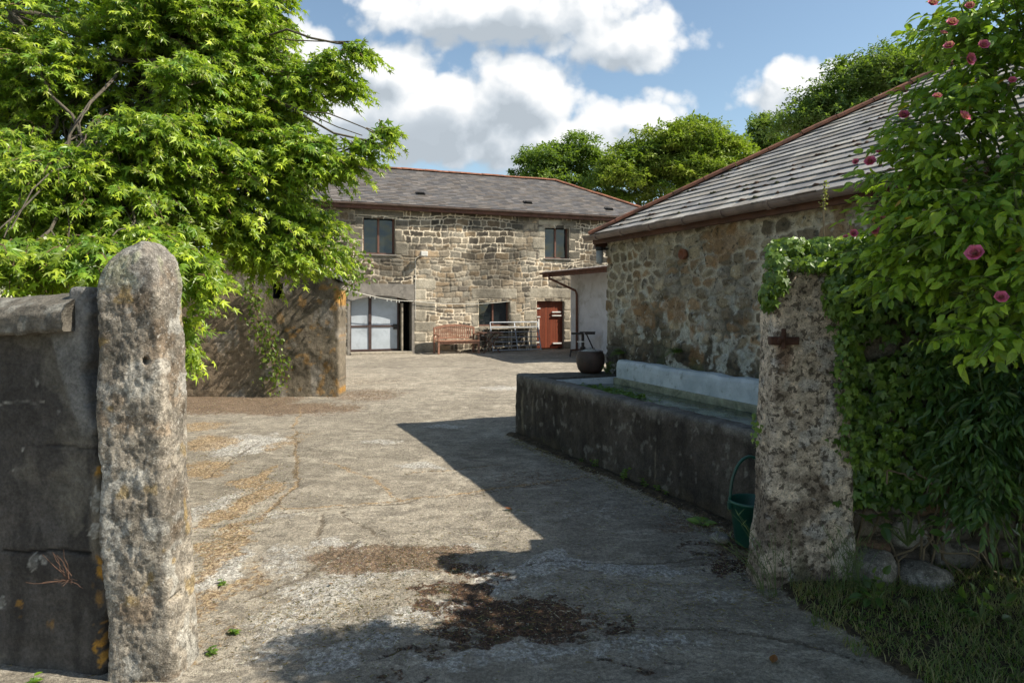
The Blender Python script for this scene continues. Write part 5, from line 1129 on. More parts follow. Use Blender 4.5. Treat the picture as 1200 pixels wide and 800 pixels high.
def limbs(mb, root_pts, blobs, rng, r0, sub=9, lift=.25, r1=.02):
    for i, (c, r) in enumerate(blobs):
        s = root_pts[i % len(root_pts)]; end = c - np.array((0, 0, r[2] * .25)); mid = np.array(s) * .5 + end * .5 + np.array((0, 0, lift * rng.random()))
        w = wander(s, mid, rng, 6, .18)[:-1] + wander(mid, end, rng, 6, .18); k = len(w); R0 = r0 * rng.uniform(.5, 1) * (1 if max(r) > .45 else .45)
        mb.tube(w, list(np.linspace(R0, r1, k)), 8)
        for _ in range(sub if max(r) > .45 else 2):
            v = rng.normal(size=3); v /= np.linalg.norm(v); q = w[int(rng.integers(k // 2, k))]; e = c + v * r * .85
            mb.tube(wander(q, e, rng, 6, .15), list(np.linspace(r1 * .8, .005, 6)), 5, cap=False)

def maple():
    rng = np.random.default_rng(77); base = np.array((-5.15, 8.1, 0))
    root = thing('broadleaf_tree', tuple(base), 'large bright green star-leaved tree overhanging the left wall and the small gable building', 'tree')
    vis = [pxblob(*b) for b in ((120, 110, 8.2, 200, 170, 1.6), (40, 245, 6.2, 120, 75, .9), (160, 240, 6.4, 90, 80, .9), (250, 190, 7, 90, 85, .9), (310, 240, 7.2, 70, 65, .7),
            (325, 288, 7.2, 58, 32, .5), (375, 275, 7.4, 32, 38, .4), (295, 75, 7.5, 52, 78, .8), (322, 120, 7.4, 40, 50, .5), (358, 92, 7.2, 34, 24, .35), (397, 68, 7.2, 26, 17, .28),
            (362, 180, 7, 42, 32, .45), (405, 186, 7, 30, 13, .28), (438, 164, 7, 20, 10, .22), (456, 150, 7, 7, 6, .1), (426, 52, 7.2, 12, 9, .15), (412, 100, 7.2, 14, 10, .2), (228, 322, 5.6, 28, 36, .4), (222, 385, 5.9, 10, 26, .2), (10, 300, 5.0, 60, 38, .5), (105, 300, 5.2, 60, 34, .45),
            (180, 290, 5.6, 50, 34, .45), (60, 90, 7.0, 90, 50, .6), (20, 180, 6.6, 60, 50, .6), (200, 30, 7.2, 90, 40, .6), (120, 200, 6.3, 70, 40, .5), (330, 165, 7.1, 40, 40, .4), (385, 78, 7.2, 22, 13, .2), (385, 188, 7.1, 26, 14, .25), (318, 0, 7.5, 18, 50, .5), (250, 0, 7.6, 80, 60, .9), (70, 190, 5.8, 50, 26, .4), (180, 150, 6.2, 55, 30, .5), (230, 90, 6.6, 45, 30, .5))]
    off = [pxblob(*b) for b in ((-160, 90, 8.2, 200, 210, 2.0), (90, -150, 8.4, 220, 110, 1.8), (-120, 290, 6.2, 110, 70, .9), (330, -120, 7.6, 70, 70, .9))]
    P, D, N, S, K, tw = shoots(vis, rng, 48, base + ZZ * 3.6, (.24, .50), (10, 17), .45, .5, (.058, .118), spread=.75, tipdown=.55)
    P2, D2, N2, S2, K2, _ = shoots(off, rng, 9, base + ZZ * 3.6, (.35, .6), (9, 14), .4, .6, (.10, .15))
    P, D, N, S, K = (np.concatenate(x) for x in ((P, P2), (D, D2), (N, N2), (S, S2), (K, K2)))
    C = leaf_cols(K, rng, (.088, .195, .020), (.40, .48, .032), .36); old = rng.random(len(C)) < .12; C[old] *= (.62, .58, .9)
    leaf_mesh('crown', varied(star_leaf, 1), P, D, N, S, C, M['leaf'], root)
    b = MB(); forks = []
    for (dx, dy, z, r) in ((-.55, .1, 2.4, .13), (.25, .3, 2.6, .12), (-.1, -.35, 2.2, .11), (.5, -.3, 2.0, .09)):
        e = base + (dx, dy, z); b.tube(wander(base + ZZ * .5, e, rng, 7, .2), list(np.linspace(r * 1.25, r, 7)), 10); forks.append(e)
        t = e + (dx * 1.2, dy * 1.3, 2.6); b.tube(wander(e, t, rng, 8, .2), list(np.linspace(r, r * .4, 8)), 9); forks.append(t)
    b.tube([base - ZZ * .1, base + ZZ * .1, base + ZZ * .55], [.32, .25, .21], 14); b.build('trunk', M['bark'], root, smooth=True)
    l = MB(); limbs(l, forks, vis + off, rng, .042, 7, .2, .011); l.build('limbs', M['bark'], root, smooth=True)
    t = MB()
    for i, p in enumerate(tw):
        if i % 2 == 0: t.tube([p[0], p[2], p[4]], [.007, .005, .003], 3, cap=False)
    t.build('twigs', M['twig'], root)
maple()

def far_tree(label, cx, cy, blobs, cols, seed, trunk_r=.3, size=.34, dens=7, group='trees beyond the barn'):
    """blobs: (px, py, Y, rx, ry, rY) lumps of the crown, each made of leaf clumps gathered in smaller tufts"""
    rng = np.random.default_rng(seed); base = np.array((cx, cy, 0.0)); root = thing('broadleaf_tree', tuple(base), label, 'tree', group)
    bl = [pxblob(*b) for b in blobs]; P = []; D = []; N = []; S = []; C = []
    for (c, r) in bl:
        nt = int(dens * (r[0] * r[2] + r[0] * r[1]) * .95) + 6
        for _ in range(nt):
            v = rng.normal(size=3); v[1] -= .5; v /= np.linalg.norm(v); t = c + v * r * rng.uniform(.5, 1.14); tr = rng.uniform(.35, 1.15); k = rng.random(); m = int(rng.integers(34, 60))
            w = rng.normal(size=(m, 3)); w[:, 2] = np.abs(w[:, 2]) * .8 - .25; w = nrm(w) * rng.uniform(.5, 1, (m, 1)); P.append(t + w * tr * (1, 1, .62)); D.append(w + rng.normal(size=(m, 3)) * .4 - (0, 0, .2)); N.append(w * .8 + (0, 0, .9) + rng.normal(size=(m, 3)) * .3)
            S.append(rng.uniform(.6, 1.2, m) * size); C.append(np.tile(np.array(cols[0]) * (1 - k) + np.array(cols[1]) * k, (m, 1)) * rng.uniform(.75, 1.2, (m, 1)))
    leaf_mesh('crown', CLUMP, np.vstack(P), np.vstack(D), np.vstack(N), np.concatenate(S), np.vstack(C), M['far_leaf'], root)
    b = MB(); top = base + ZZ * (np.mean([c[2] for c, _ in bl]) * .6); b.tube(wander(base, top, rng, 6, .05), list(np.linspace(trunk_r, trunk_r * .6, 6)), 9); b.build('trunk', M['bark'], root, smooth=True)
    l = MB(); limbs(l, [top], bl, rng, trunk_r * .5, 5, 1.0, .05); l.build('limbs', M['bark'], root)
far_tree('dark green rounded tree above the left end of the barn hip, beyond the roof', 3.4, 45, [(640, 205, 45, 34, 26, 2.5), (672, 190, 46, 36, 28, 2.5), (620, 222, 44, 22, 22, 1.5), (700, 215, 45, 30, 30, 2), (650, 240, 45, 45, 30, 2.5)], ((.060, .115, .020), (.13, .20, .028)), 1, .45)
far_tree('broad yellow-green tree in the middle of the row beyond the barn roof', 9.6, 42, [(800, 178, 42, 46, 30, 2.5), (760, 190, 42, 40, 30, 2.5), (845, 182, 42, 34, 26, 2), (728, 215, 41, 32, 30, 2), (800, 220, 42, 70, 40, 3), (815, 155, 42, 28, 12, 1.5), (860, 215, 42, 40, 36, 2.5)], ((.10, .165, .020), (.27, .31, .026)), 2, .45, dens=9)
far_tree('small dark round tree standing farther off between the yellow-green tree and the slate roof', 21, 58, [(893, 155, 58, 21, 17, 2), (885, 170, 58, 15, 14, 1.5), (905, 172, 58, 14, 12, 1.5), (893, 190, 58, 24, 20, 2)], ((.055, .10, .020), (.11, .17, .028)), 3, .35)
far_tree('tall dark open-crowned tree rising behind the near outbuilding roof', 13.5, 27, [(1010, 100, 27, 44, 26, 2), (960, 128, 27, 30, 20, 1.6), (1045, 92, 27, 34, 26, 1.8), (935, 150, 27, 20, 12, 1.2), (1085, 110, 27, 50, 50, 2), (990, 150, 27, 50, 30, 2)], ((.050, .095, .024), (.11, .17, .032)), 4, .3, size=.24, dens=13)
far_tree('dark leafy tree behind the left of the big star-leaved tree', -16, 19, [(-40, 180, 18, 110, 90, 2.2), (60, 260, 17, 90, 60, 1.6), (-160, 280, 17, 120, 80, 2), (150, 290, 17, 60, 50, 1.2)], ((.030, .060, .015), (.07, .11, .02)), 5, .3, size=.22, dens=8, group=None)

def rose_bush():
    rng = np.random.default_rng(21); base = np.array((2.75, 2.95, 0))
    root = thing('climbing_rose', tuple(base), 'tall arching climbing rose with small pink flowers overhanging the ivy wall at the right', 'rose bush')
    vis = [pxblob(*b) for b in ((1150, 60, 2.8, 58, 62, .3), (1105, 130, 2.8, 42, 55, .28), (1165, 190, 2.75, 60, 80, .3), (1070, 195, 2.9, 38, 40, .25), (1050, 250, 3.0, 34, 34, .22), (1100, 290, 2.9, 60, 45, .28), (1180, 320, 2.6, 55, 60, .28),
            (1120, 20, 2.75, 26, 34, .2), (1195, 0, 2.8, 60, 60, .3), (1015, 290, 3.05, 24, 14, .15), (1055, 325, 2.9, 36, 14, .15), (1160, 385, 2.55, 40, 20, .2), (1120, 240, 2.7, 60, 60, .3))]
    off = [(np.array(c), np.array(r)) for c, r in (((3.1, 2.45, 3.05), (.6, .6, .75)), ((3.4, 1.9, 2.7), (.7, .8, .95)), ((3.5, 3.3, 2.5), (.8, .5, 1.0)), ((3.6, 2.6, 2.2), (.8, .9, 1.0)), ((2.9, 1.5, 2.8), (.5, .5, .6)), ((3.4, 1.0, 2.8), (.9, .9, 1.1)), ((4.2, 2.6, 2.9), (.7, .9, .9)), ((2.7, 2.7, 2.4), (.4, .4, .8)), ((4.6, 3.4, 2.6), (.6, .5, 1.0)), ((3.5, 3.65, 2.55), (.65, .35, .75)))]  # unseen rest of the bush; blobs added to shade gatepost and foreground
    ax = base + ZZ * 1.8
    P, D, N, S, K, tw = shoots(vis, rng, 104, ax, (.14, .32), (9, 15), .25, .45, (.030, .064), spread=.6, taper=.35)
    P2, D2, N2, S2, K2, _ = shoots(off, rng, 34, ax, (.2, .4), (9, 14), .3, .3, (.10, .14))
    P, D, N, S, K = (np.concatenate(x) for x in ((P, P2), (D, D2), (N, N2), (S, S2), (K, K2)))
    C = leaf_cols(K, rng, (.080, .175, .020), (.35, .48, .034), .35); yl = rng.random(len(C)) < .008; C[yl] = (.45, .25, .03)
    leaf_mesh('foliage', varied(ovate, 2, 7, .08, .5), P, D, N, S, C, M['leaf'], root)
    b = MB(); st = [base + (rng.uniform(-.15, .25), rng.uniform(-.2, .2), 0) for _ in range(6)]
    for s in st: b.tube([s - ZZ * .1, s + ZZ * .6, s + (rng.uniform(-.2, .1), rng.uniform(-.2, .1), 1.3)], [.022, .018, .014], 7)
    limbs(b, [s + ZZ * 1.25 for s in st], vis + off, rng, .014, 8, .2, .006)
    for i, p in enumerate(tw):
        if i % 2 == 0: b.tube([p[0], p[2], p[4]], [.004, .003, .002], 3, cap=False)
    b.build('stems', M['green_stem'], root)
    spots = [(1092, 5, .045), (1136, 8, .04), (1115, 28, .05), (1105, 40, .035), (1112, 55, .045), (1152, 54, .05), (1135, 70, .055), (1186, 95, .035), (1058, 108, .045), (1098, 114, .04), (1059, 136, .055), (1128, 138, .06), (1032, 178, .045), (1020, 190, .06), (1003, 190, .035),
             (1035, 259, .05), (1024, 269, .052), (1000, 274, .045), (991, 278, .03), (1143, 298, .075), (1173, 349, .055)]
    proto = None; allv = np.vstack([c for c, r in vis])
    TV, TF = ovate(.42, .16, -.25)
    for (px, py, s) in spots:
        y = 2.9 if px < 1080 else 2.48; y = 2.36 if py > 290 and px > 1100 else y
        if proto is None:
            V = []; F = []; C = []
            for ring, (n, L, el) in enumerate(((6, .62, .25), (6, .55, .7), (5, .42, 1.1), (4, .30, 1.4))):
                for i in range(n):
                    a = 2 * math.pi * (i + ring * .5) / n + rng.normal() * .12; d = np.array((math.cos(a) * math.cos(el), math.sin(a) * math.cos(el), math.sin(el))); nn = np.array((-math.cos(a) * math.sin(el), -math.sin(a) * math.sin(el), math.cos(el))); B = np.cross(nn, d); bb = len(V)
                    V += [(v[0] * d + v[1] * 1.5 * B + v[2] * nn) * L for v in TV]; F += [tuple(bb + q for q in f) for f in TF]; C += [np.array((.74, .13, .30)) * rng.uniform(.75, 1.25) * (1 - .12 * ring) + .03] * len(TV)
            o = mesh_obj('rose_flower', np.array(V) + ORI[root], F, M['petal'], root, np.array(C)); proto = o
        else: o = proto.copy(); COL.objects.link(o); o.parent = root
        o.location = Vector(at(px, py, y) - ORI[root]); o.scale = (s * .76,) * 3
        q = Vector((-.35 + rng.normal() * .35, -.75 + rng.normal() * .3, .55 + rng.normal() * .3)); o.rotation_euler = q.to_track_quat('Z', 'Y').to_euler()
rose_bush()

def ivy():
    rng = np.random.default_rng(31)
    root = thing('ivy', (2.3, 4.2, 0), 'dense dark ivy covering the rubble wall and spilling over the shaded gatepost', 'ivy')
    P = []; N = []; S = []; K = []
    def dens(x, z): return fbm(np.c_[x * 2.2, z * 2.2], 3, 5)
    n = 13000; x = rng.uniform(1.90, 4.6, n); z = rng.uniform(.15, 2.12, n); pxl = 600 + x / 4.2 * 800; pyl = 355 - (z - 1.7) / 4.2 * 800
    w = dens(x, z) + .10 - .45 * ((pxl < 1100) & (pyl > 590)) - .16 * ((pxl < 1060) & (pyl > 470)) - .25 * (((pxl - 1015) / 26) ** 2 + ((pyl - 405) / 16) ** 2 < 1) + .25 * (pyl < 380) - .3 * (z < .45)
    keep = w > rng.uniform(.36, .60, n); x, z = x[keep], z[keep]; bulge = .05 + .22 * fbm(np.c_[x * 1.8, z * 1.8], 3, 9) * (z > .5) + .10 * sstep(z, 1.5, 2.1); y = 4.20 - bulge * rng.uniform(.1, 1, len(x))
    P.append(np.c_[x, y, z]); N.append(np.c_[rng.normal(0, .4, len(x)), -1 + rng.normal(0, .3, len(x)), .55 + rng.normal(0, .35, len(x))]); S.append(rng.uniform(.035, .075, len(x))); K.append(rng.random(len(x)) * .8)
    # top of the wall, and the clump hanging over the post's left shoulder
    def lump(px, py, Y, rx, ry, rY, n, s=(.035, .065)):
        c, r = pxblob(px, py, Y, rx, ry, rY); v = rng.normal(size=(n, 3)); v = nrm(v) * rng.uniform(.7, 1, (n, 1)); P.append(c + v * r); N.append(v + (0, -.3, .6) + rng.normal(size=(n, 3)) * .3); S.append(rng.uniform(*s, n)); K.append(rng.random(n) * .7 + .3)
    lump(908, 318, 4.08, 11, 34, .12, 230); lump(901, 345, 4.06, 8, 18, .10, 80); lump(925, 288, 4.15, 26, 12, .12, 380); lump(968, 290, 4.18, 34, 14, .14, 480); lump(1020, 305, 4.2, 45, 24, .16, 700); lump(1090, 318, 4.2, 60, 28, .2, 700); lump(975, 345, 4.1, 14, 36, .08, 130)
    lump(1000, 400, 4.12, 14, 90, .07, 300); lump(886, 500, 4.12, 5, 24, .06, 26, (.025, .04)); lump(992, 430, 4.02, 15, 62, .05, 240, (.028, .05)); lump(982, 345, 4.02, 20, 30, .06, 230, (.028, .055)); lump(1004, 505, 4.02, 20, 40, .05, 170, (.028, .05)); lump(950, 306, 4.04, 30, 8, .08, 200); lump(1180, 320, 4.3, 60, 40, .3, 500); lump(1260, 330, 4.3, 60, 50, .3, 400); lump(1025, 520, 4.1, 40, 30, .08, 260)
    P = np.vstack(P); N = np.vstack(N); S = np.concatenate(S); K = np.concatenate(K); n = len(P); D = np.c_[rng.normal(0, .5, n), rng.normal(-.2, .3, n), -1 + rng.normal(0, .35, n)]
    leaf_mesh('foliage', varied(ivy_leaf, 3), P, D, N, S, leaf_cols(K, rng, (.045, .10, .020), (.17, .27, .035)), M['ivy_leaf'], root)
    b = MB()
    for i in range(16):
        x = rng.uniform(1.92, 3.4); a = (x, 4.21, .05); e = (x + rng.normal(0, .3), 4.19, rng.uniform(.8, 1.95)); b.tube(wander(a, e, rng, 14, .14), list(np.linspace(.008, .003, 14)), 5)
    for i in range(16):
        x = rng.uniform(2.0, 2.75); z = rng.uniform(.1, .9); b.tube(wander((x, 4.12, z), (x + rng.normal(0, .25), 4.08, z - rng.uniform(.05, .5)), rng, 8, .4), .006, 5)
    b.build('stems', M['dry_stem'], root)
ivy()

def shrub():
    rng = np.random.default_rng(41); root = thing('shrub', (3.0, 3.95, 0), 'dark narrow-leaved shrub in deep shade against the ivy wall at the right edge', 'shrub')
    bl = [pxblob(*b) for b in ((1150, 500, 3.85, 34, 90, .18), (1195, 480, 3.8, 40, 120, .2), (1110, 540, 4.0, 26, 70, .12), (1240, 450, 3.7, 50, 150, .3), (1170, 590, 3.8, 44, 40, .15), (1100, 440, 4.05, 30, 60, .1), (1290, 480, 3.5, 50, 150, .3))]
    P, D, N, S, K, tw = shoots(bl, rng, 60, np.array((2.9, 4.2, 1.2)), (.14, .30), (9, 14), .5, .3, (.055, .095), up=.6, spread=.5, tipdown=.8)
    leaf_mesh('foliage', LANCE, P, D, N, S, leaf_cols(K, rng, (.030, .075, .020), (.095, .17, .032)), M['ivy_leaf'], root)
    b = MB(); s = [np.array((2.85 + .15 * i, 4.0, 0)) for i in range(4)]; limbs(b, s, bl, rng, .014, 6, .1, .006); b.build('stems', M['green_stem'], root)
shrub()
def bramble(c, label, seed, n=26, size=.075, r=.16, name='bramble', cat='bramble', cols=((.03, .07, .02), (.08, .15, .03))):
    rng = np.random.default_rng(seed); c = np.array(c); v = nrm(rng.normal(size=(n, 3)) * (1, .7, .6) + (0, -.2, .5)); P = c + v * r * rng.uniform(.3, 1, (n, 1)) + (0, 0, r * .6)
    root = thing(name, tuple(c), label, cat)
    leaf_mesh('foliage', OVATE, P, v + rng.normal(size=(n, 3)) * .4, np.tile((0, -.3, 1.0), (n, 1)) + rng.normal(size=(n, 3)) * .3, rng.uniform(.6, 1.1, n) * size, leaf_cols(rng.random(n), rng, *cols), M['leaf'], root)
    b = MB(); [b.tube([c, c * .4 + p * .6 + (0, 0, .03), p], [.005, .004, .002], 4) for p in P[::2]]; b.build('stems', M['green_stem'], root)
bramble((2.32, 4.0, .28), 'bramble sprig with broad leaves against the foot of the ivy wall', 3, 34, .085, .20)
bramble((1.98, 3.72, .02), 'low nettle-like clump of bright leaves in front of the right gatepost foot', 5, 26, .075, .15, 'nettle_clump', 'nettle')
bramble((2.42, 3.52, .02), 'low broad-leaved weed in the grass below the ivy wall', 6, 20, .065, .14, 'broadleaf_weed', 'weed')

# small weeds at the foot of the trough and elsewhere
def weed(name, c, h, n, size, label, seed, cols=((.06, .13, .02), (.16, .26, .03)), tpl=OVATE, cat='weed', group=None, rosette=False):
    rng = np.random.default_rng(seed); c = np.array((c[0], c[1], gz(c[0], c[1]) - .01)); root = thing(name, tuple(c), label, cat, group); P = []; D = []; N = []
    b = MB()
    for k in range(3 if not rosette else 1):
        o = np.array((rng.normal(0, .35), rng.normal(0, .3), 1)); hh = h * rng.uniform(.6, 1)
        if not rosette: b.tube([c, c + o * hh * .5, c + o * hh + (rng.normal(0, .01), 0, 0)], [.003, .0025, .0015], 4)
        for i in range(n // (3 if not rosette else 1)):
            t = rng.uniform(.15, 1); a = rng.uniform(0, 6.28); d = np.array((math.cos(a), math.sin(a), .25 if not rosette else .5)); P.append(c + (o * hh * t if not rosette else d * .01)); D.append(d); N.append((0, -.25, 1.0))
    if rosette: b.tube([c - ZZ * .01, c + ZZ * .02], .006, 5)
    P = np.array(P); n = len(P); leaf_mesh('leaves', tpl, P, np.array(D), np.array(N) + rng.normal(size=(n, 3)) * .25, rng.uniform(.6, 1.15, n) * size, leaf_cols(rng.random(n), rng, *cols), M['leaf'], root); b.build('stem', M['green_stem'], root)
GW = 'weeds along the foot of the trough'
for i, (px, py, h, n, s, lab) in enumerate(((649, 522, .13, 24, .035, 'upright green weed at the trough foot, first from its far corner'), (688, 543, .05, 14, .022, 'tiny low weed second from the far corner of the trough foot'),
        (704, 548, .12, 24, .034, 'slim upright weed at the trough foot, third from the far corner'), (738, 566, .16, 34, .036, 'tallest weed halfway along the trough foot, leafy spike'), (764, 573, .10, 24, .034, 'bushy weed just right of the tallest one at the trough foot'),
        (779, 579, .06, 18, .030, 'left one of the pair of small weeds below the pale crack in the trough'), (789, 581, .08, 20, .034, 'right one of the pair of small weeds beside the pale crack in the trough'))):
    g = G(px, py + 1) - Tdv * .075; weed('weed', g, h, n, s, lab, 60 + i, group=GW)
weed('leafy_weed', G(822, 613), .05, 18, .10, 'rosette of long pale green leaves at the trough foot near the bucket', 70, ((.10, .19, .03), (.20, .30, .05)), rosette=True)
weed('weed', G(247, 768), .05, 22, .03, 'low green weed by the foot of the pale left gatepost', 71, ((.05, .10, .02), (.12, .19, .03))); weed('weed', G(262, 688), .05, 22, .028, 'small green tuft in the straw-filled joint left of the brown patch', 72); weed('weed', (-2.12, 3.02), .06, 22, .04, 'small green weed at the foot of the dark left wall', 73)
weed('weed', G(275, 745), .04, 30, .026, 'thin spread of green seedlings near the bottom left edge of the concrete', 74)
# dry plant growing out of the left wall
rng = np.random.default_rng(9); k = MB(); c0 = np.array((-1.985, 3.06, .46))
for i in range(22):
    e = c0 + (rng.normal(-.01, .05), -.03 + rng.normal(0, .015), rng.uniform(-.02, .02) if i > 6 else rng.uniform(.08, .16)); k.tube(wander(c0, e, rng, 5, .3), [.002, .002, .0015, .0012, .001], 4)
tag(k.build('dried_plant', simple('dead_stem', (.085, .045, .028), .9)), 'dead reddish-brown plant growing from a crack in the dark left wall', 'dead plant')
# ferns and pennywort on the outbuilding wall
def fern(c, label, seed, n=14, L=.2):
    rng = np.random.default_rng(seed); root = thing('wall_fern', tuple(c), label, 'fern'); P = []; D = []; N = []; S = []; b = MB()
    for i in range(n):
        a = rng.uniform(-1.5, 1.5); o = -U * .55 + Vd * math.sin(a) * .8 + ZZ * rng.uniform(.1, .9); o = nrm(o); pts = [c + o * L * t * 1.0 - ZZ * .5 * L * t * t for t in np.linspace(0, 1, 6)]; b.tube(pts, [.003] * 5 + [.001], 4); sd = nrm(np.cross(o, ZZ))
        for t in np.linspace(.15, 1, 9):
            for s in (-1, 1): P.append(c + o * L * t - ZZ * .5 * L * t * t); D.append(sd * s + o * .5); N.append(ZZ + o * .2); S.append(.05 * (1.1 - t))
    leaf_mesh('fronds', LANCE, np.array(P), np.array(D), np.array(N), np.array(S), leaf_cols(rng.random(len(P)), rng, (.05, .11, .02), (.14, .22, .03)), M['leaf'], root); b.build('stems', M['green_stem'], root)
fern(rp(.46, -.03, 1.06), 'green fern growing from the outbuilding wall just behind the iron pot', 4, 16, .20); fern(rp(1.62, -.03, 1.16), 'small fern on the outbuilding wall above the middle of the white trough back', 5, 12, .16)
bramble(tuple(rp(.22, -.14, .80)), 'low moss-like weeds growing on the trough end behind the iron pot', 12, 60, .035, .10, 'broadleaf_weed', 'weed')
k = MB(); k.tube([rp(.40, -.06, .78), rp(.42, -.05, .90), rp(.40, -.03, 1.06)], [.05, .04, .03], 9); tag(k.build('plant_stump', M['bark'], smooth=True), 'brown woody plant stump at the near end of the trough back wall beside the pot', 'stump')

def creeper(name, label, pts, n, spread, size, seed, depth_dir, cols=((.07, .12, .02), (.19, .24, .04))):
    rng = np.random.default_rng(seed); pts = [np.array(p) for p in pts]; root = thing(name, tuple(pts[0]), label, 'creeper'); b = MB(); P = []
    b.tube(pts, .010, 5); 
    for i in range(n):
        t = rng.uniform(0, len(pts) - 1.001); j = int(t); p = pts[j] + (pts[j + 1] - pts[j]) * (t - j); e = p + rng.normal(size=3) * spread; e = e - depth_dir * abs(rng.normal()) * .05; P.append(e)
        if i % 6 == 0: b.tube([p, (p + e) / 2, e], .004, 3)
    P = np.array(P); leaf_mesh('leaves', OVATE, P, rng.normal(size=(n, 3)) * .5 + (0, 0, -.7), rng.normal(size=(n, 3)) * .4 - depth_dir + (0, 0, .6), rng.uniform(.6, 1.2, n) * size, leaf_cols(rng.random(n), rng, *cols), M['leaf'], root); b.build('stems', M['twig'], root)
Yg = 12.33; dY = np.array((0, 1.0, 0))
creeper('wall_creeper', 'sparse green creeper trailing down the middle of the cement gable wall', [at(295, 330, Yg), at(300, 350, Yg), at(302, 375, Yg), at(312, 395, Yg), at(322, 412, Yg), at(326, 430, Yg), at(322, 455, Yg)], 300, np.array((.13, .02, .08)), .085, 81, dY)
creeper('wall_creeper', 'yellowish trailing creeper hanging over the right corner of the gable building', [at(392, 312, 12.55), at(400, 300, 12.5), at(412, 300, 12.45), at(416, 318, 12.4), at(412, 335, 12.4)], 330, np.array((.16, .12, .14)), .09, 82, dY)
# flower stalk above the gatepost, climbing plant on its top
fs = thing('flower_spike', tuple(at(966, 290, 4.22)), 'tall dry flower spike standing up from the ivy on top of the right gatepost', 'flower spike')
k = MB(); pts = [at(966, 290, 4.22), at(965, 255, 4.22), at(966, 212, 4.22)]; k.tube(pts, [.006, .005, .003], 5); k.build('stem', M['dry_stem'], fs)
rng = np.random.default_rng(3); P = np.array([at(966 + rng.normal(0, 2.2), rng.uniform(212, 245), 4.22) for _ in range(90)]); leaf_mesh('florets', OVATE, P, rng.normal(size=(90, 3)), rng.normal(size=(90, 3)) + ZZ, rng.uniform(.010, .02, 90), np.tile((.32, .26, .10), (90, 1)), M['leaf'], fs)

# grass on the bank under the rose; seed-head stalks; leaf litter
def grass():
    rng = np.random.default_rng(91); edge = np.array([G(903, 672)[:2], G(910, 700)[:2], G(945, 728)[:2], G(1000, 760)[:2], G(1060, 800)[:2]])
    n = 52000; x = rng.uniform(1.2, 4.6, n); y = rng.uniform(1.9, 4.25, n); ex = np.interp(y, edge[::-1, 1], edge[::-1, 0]); d = fbm(np.c_[x * 2.6, y * 2.6], 3, 95); d2 = fbm(np.c_[x * 9, y * 9], 2, 96)
    e2 = ex + (d - .5) * .35 + .02; keep = (x > e2) & (d2 > rng.uniform(.15, .58, n)) & ~((x > 1.42) & (x < 2.05) & (y > 4.02)); x, y, d, ex = x[keep], y[keep], d[keep], ex[keep]; n = len(x)
    z = np.array([gz(a, b) for a, b in zip(x, y)]); h = rng.uniform(.018, .055, n) * (.5 + d) * (1 + .8 * (rng.random(n) < .04)); a = rng.uniform(0, 6.28, n); ln = rng.uniform(.3, 1.9, n); w = rng.uniform(.0015, .003, n)
    b = np.c_[x, y, z - .004]; s = np.c_[np.cos(a + 1.57), np.sin(a + 1.57), a * 0] * w[:, None]; dr = np.c_[np.cos(a) * ln, np.sin(a) * ln, a * 0]
    m = b + dr * (h * .35)[:, None] + ZZ * (h * .65)[:, None]; t = b + dr * h[:, None] + ZZ * (h * .95)[:, None]
    V = np.stack([b - s, b + s, m - s * .8, m + s * .8, t], 1).reshape(-1, 3); i = np.arange(n)[:, None] * 5; F = np.vstack([i + (0, 1, 3), i + (0, 3, 2), i + (2, 3, 4)])
    dry = (rng.random(n) < .38 + 1.4 * np.clip(fbm(np.c_[x * 3.5, y * 3.5], 3, 97) - .5, 0, 1)); C = np.where(dry[:, None], (.30, .23, .11), (.080, .130, .028)) * rng.uniform(.6, 1.35, (n, 1))
    o = mesh_obj('grass', V, F, M['grass'], None, np.repeat(C, 5, 0), origin=(2.5, 3, 0)); tag(o, 'short rough green and dry grass on the shaded bank under the rose', 'grass', kind='stuff')
    # ground herbs among the grass
    n = 5200; x = rng.uniform(1.4, 4.4, n); y = rng.uniform(2.0, 4.2, n); ex = np.interp(y, edge[::-1, 1], edge[::-1, 0]); keep = (x > ex + .12) & (fbm(np.c_[x * 4, y * 4], 3, 98) > .50) & ~((x > 1.42) & (x < 2.05) & (y > 4.02)); x, y = x[keep], y[keep]; n = len(x)
    P = np.c_[x, y, np.array([gz(a, b) for a, b in zip(x, y)]) + rng.uniform(.005, .045, n)]
    o = leaf_mesh('ground_herbs', OVATE, P, rng.normal(size=(n, 3)) * (1, 1, .2), rng.normal(size=(n, 3)) * .3 + ZZ, rng.uniform(.012, .034, n), leaf_cols(rng.random(n), rng, (.04, .080, .018), (.10, .155, .03)), M['grass']); tag(o, 'small round-leaved herbs scattered through the shaded grass', 'ground herbs', kind='stuff')
grass()
def stalks(label, c, n, seed, h=(.25, .5), lean=(-.35, 0)):
    rng = np.random.default_rng(seed); k = MB()
    for i in range(n):
        b = np.array(c) + (rng.normal(0, .06), rng.normal(0, .04), 0); b[2] = gz(b[0], b[1]) - .01; H = rng.uniform(*h); d = np.array((lean[0] + rng.normal(0, .3), lean[1] + rng.normal(0, .2), 0)); pts = [b + d * H * t * t + ZZ * H * t for t in np.linspace(0, 1, 6)]
        k.tube(pts, [.0022, .002, .0018, .0015, .0012, .0008], 4); 
        for q in range(3): a = pts[3 + q % 3]; k.tube([a, a + (rng.normal(0, .02), rng.normal(0, .02), .03)], [.0025, .001], 4)
    tag(k.build('grass_tuft', M['green_stem']), label, 'grass tuft')
stalks('tall thin grass stalks leaning left from the foot of the right gatepost', (1.53, 3.98, 0), 16, 5, (.25, .55), (-.45, 0)); stalks('upright tuft of long grass at the right side of the gatepost foot', (1.95, 3.90, 0), 34, 6, (.15, .38), (0, 0))
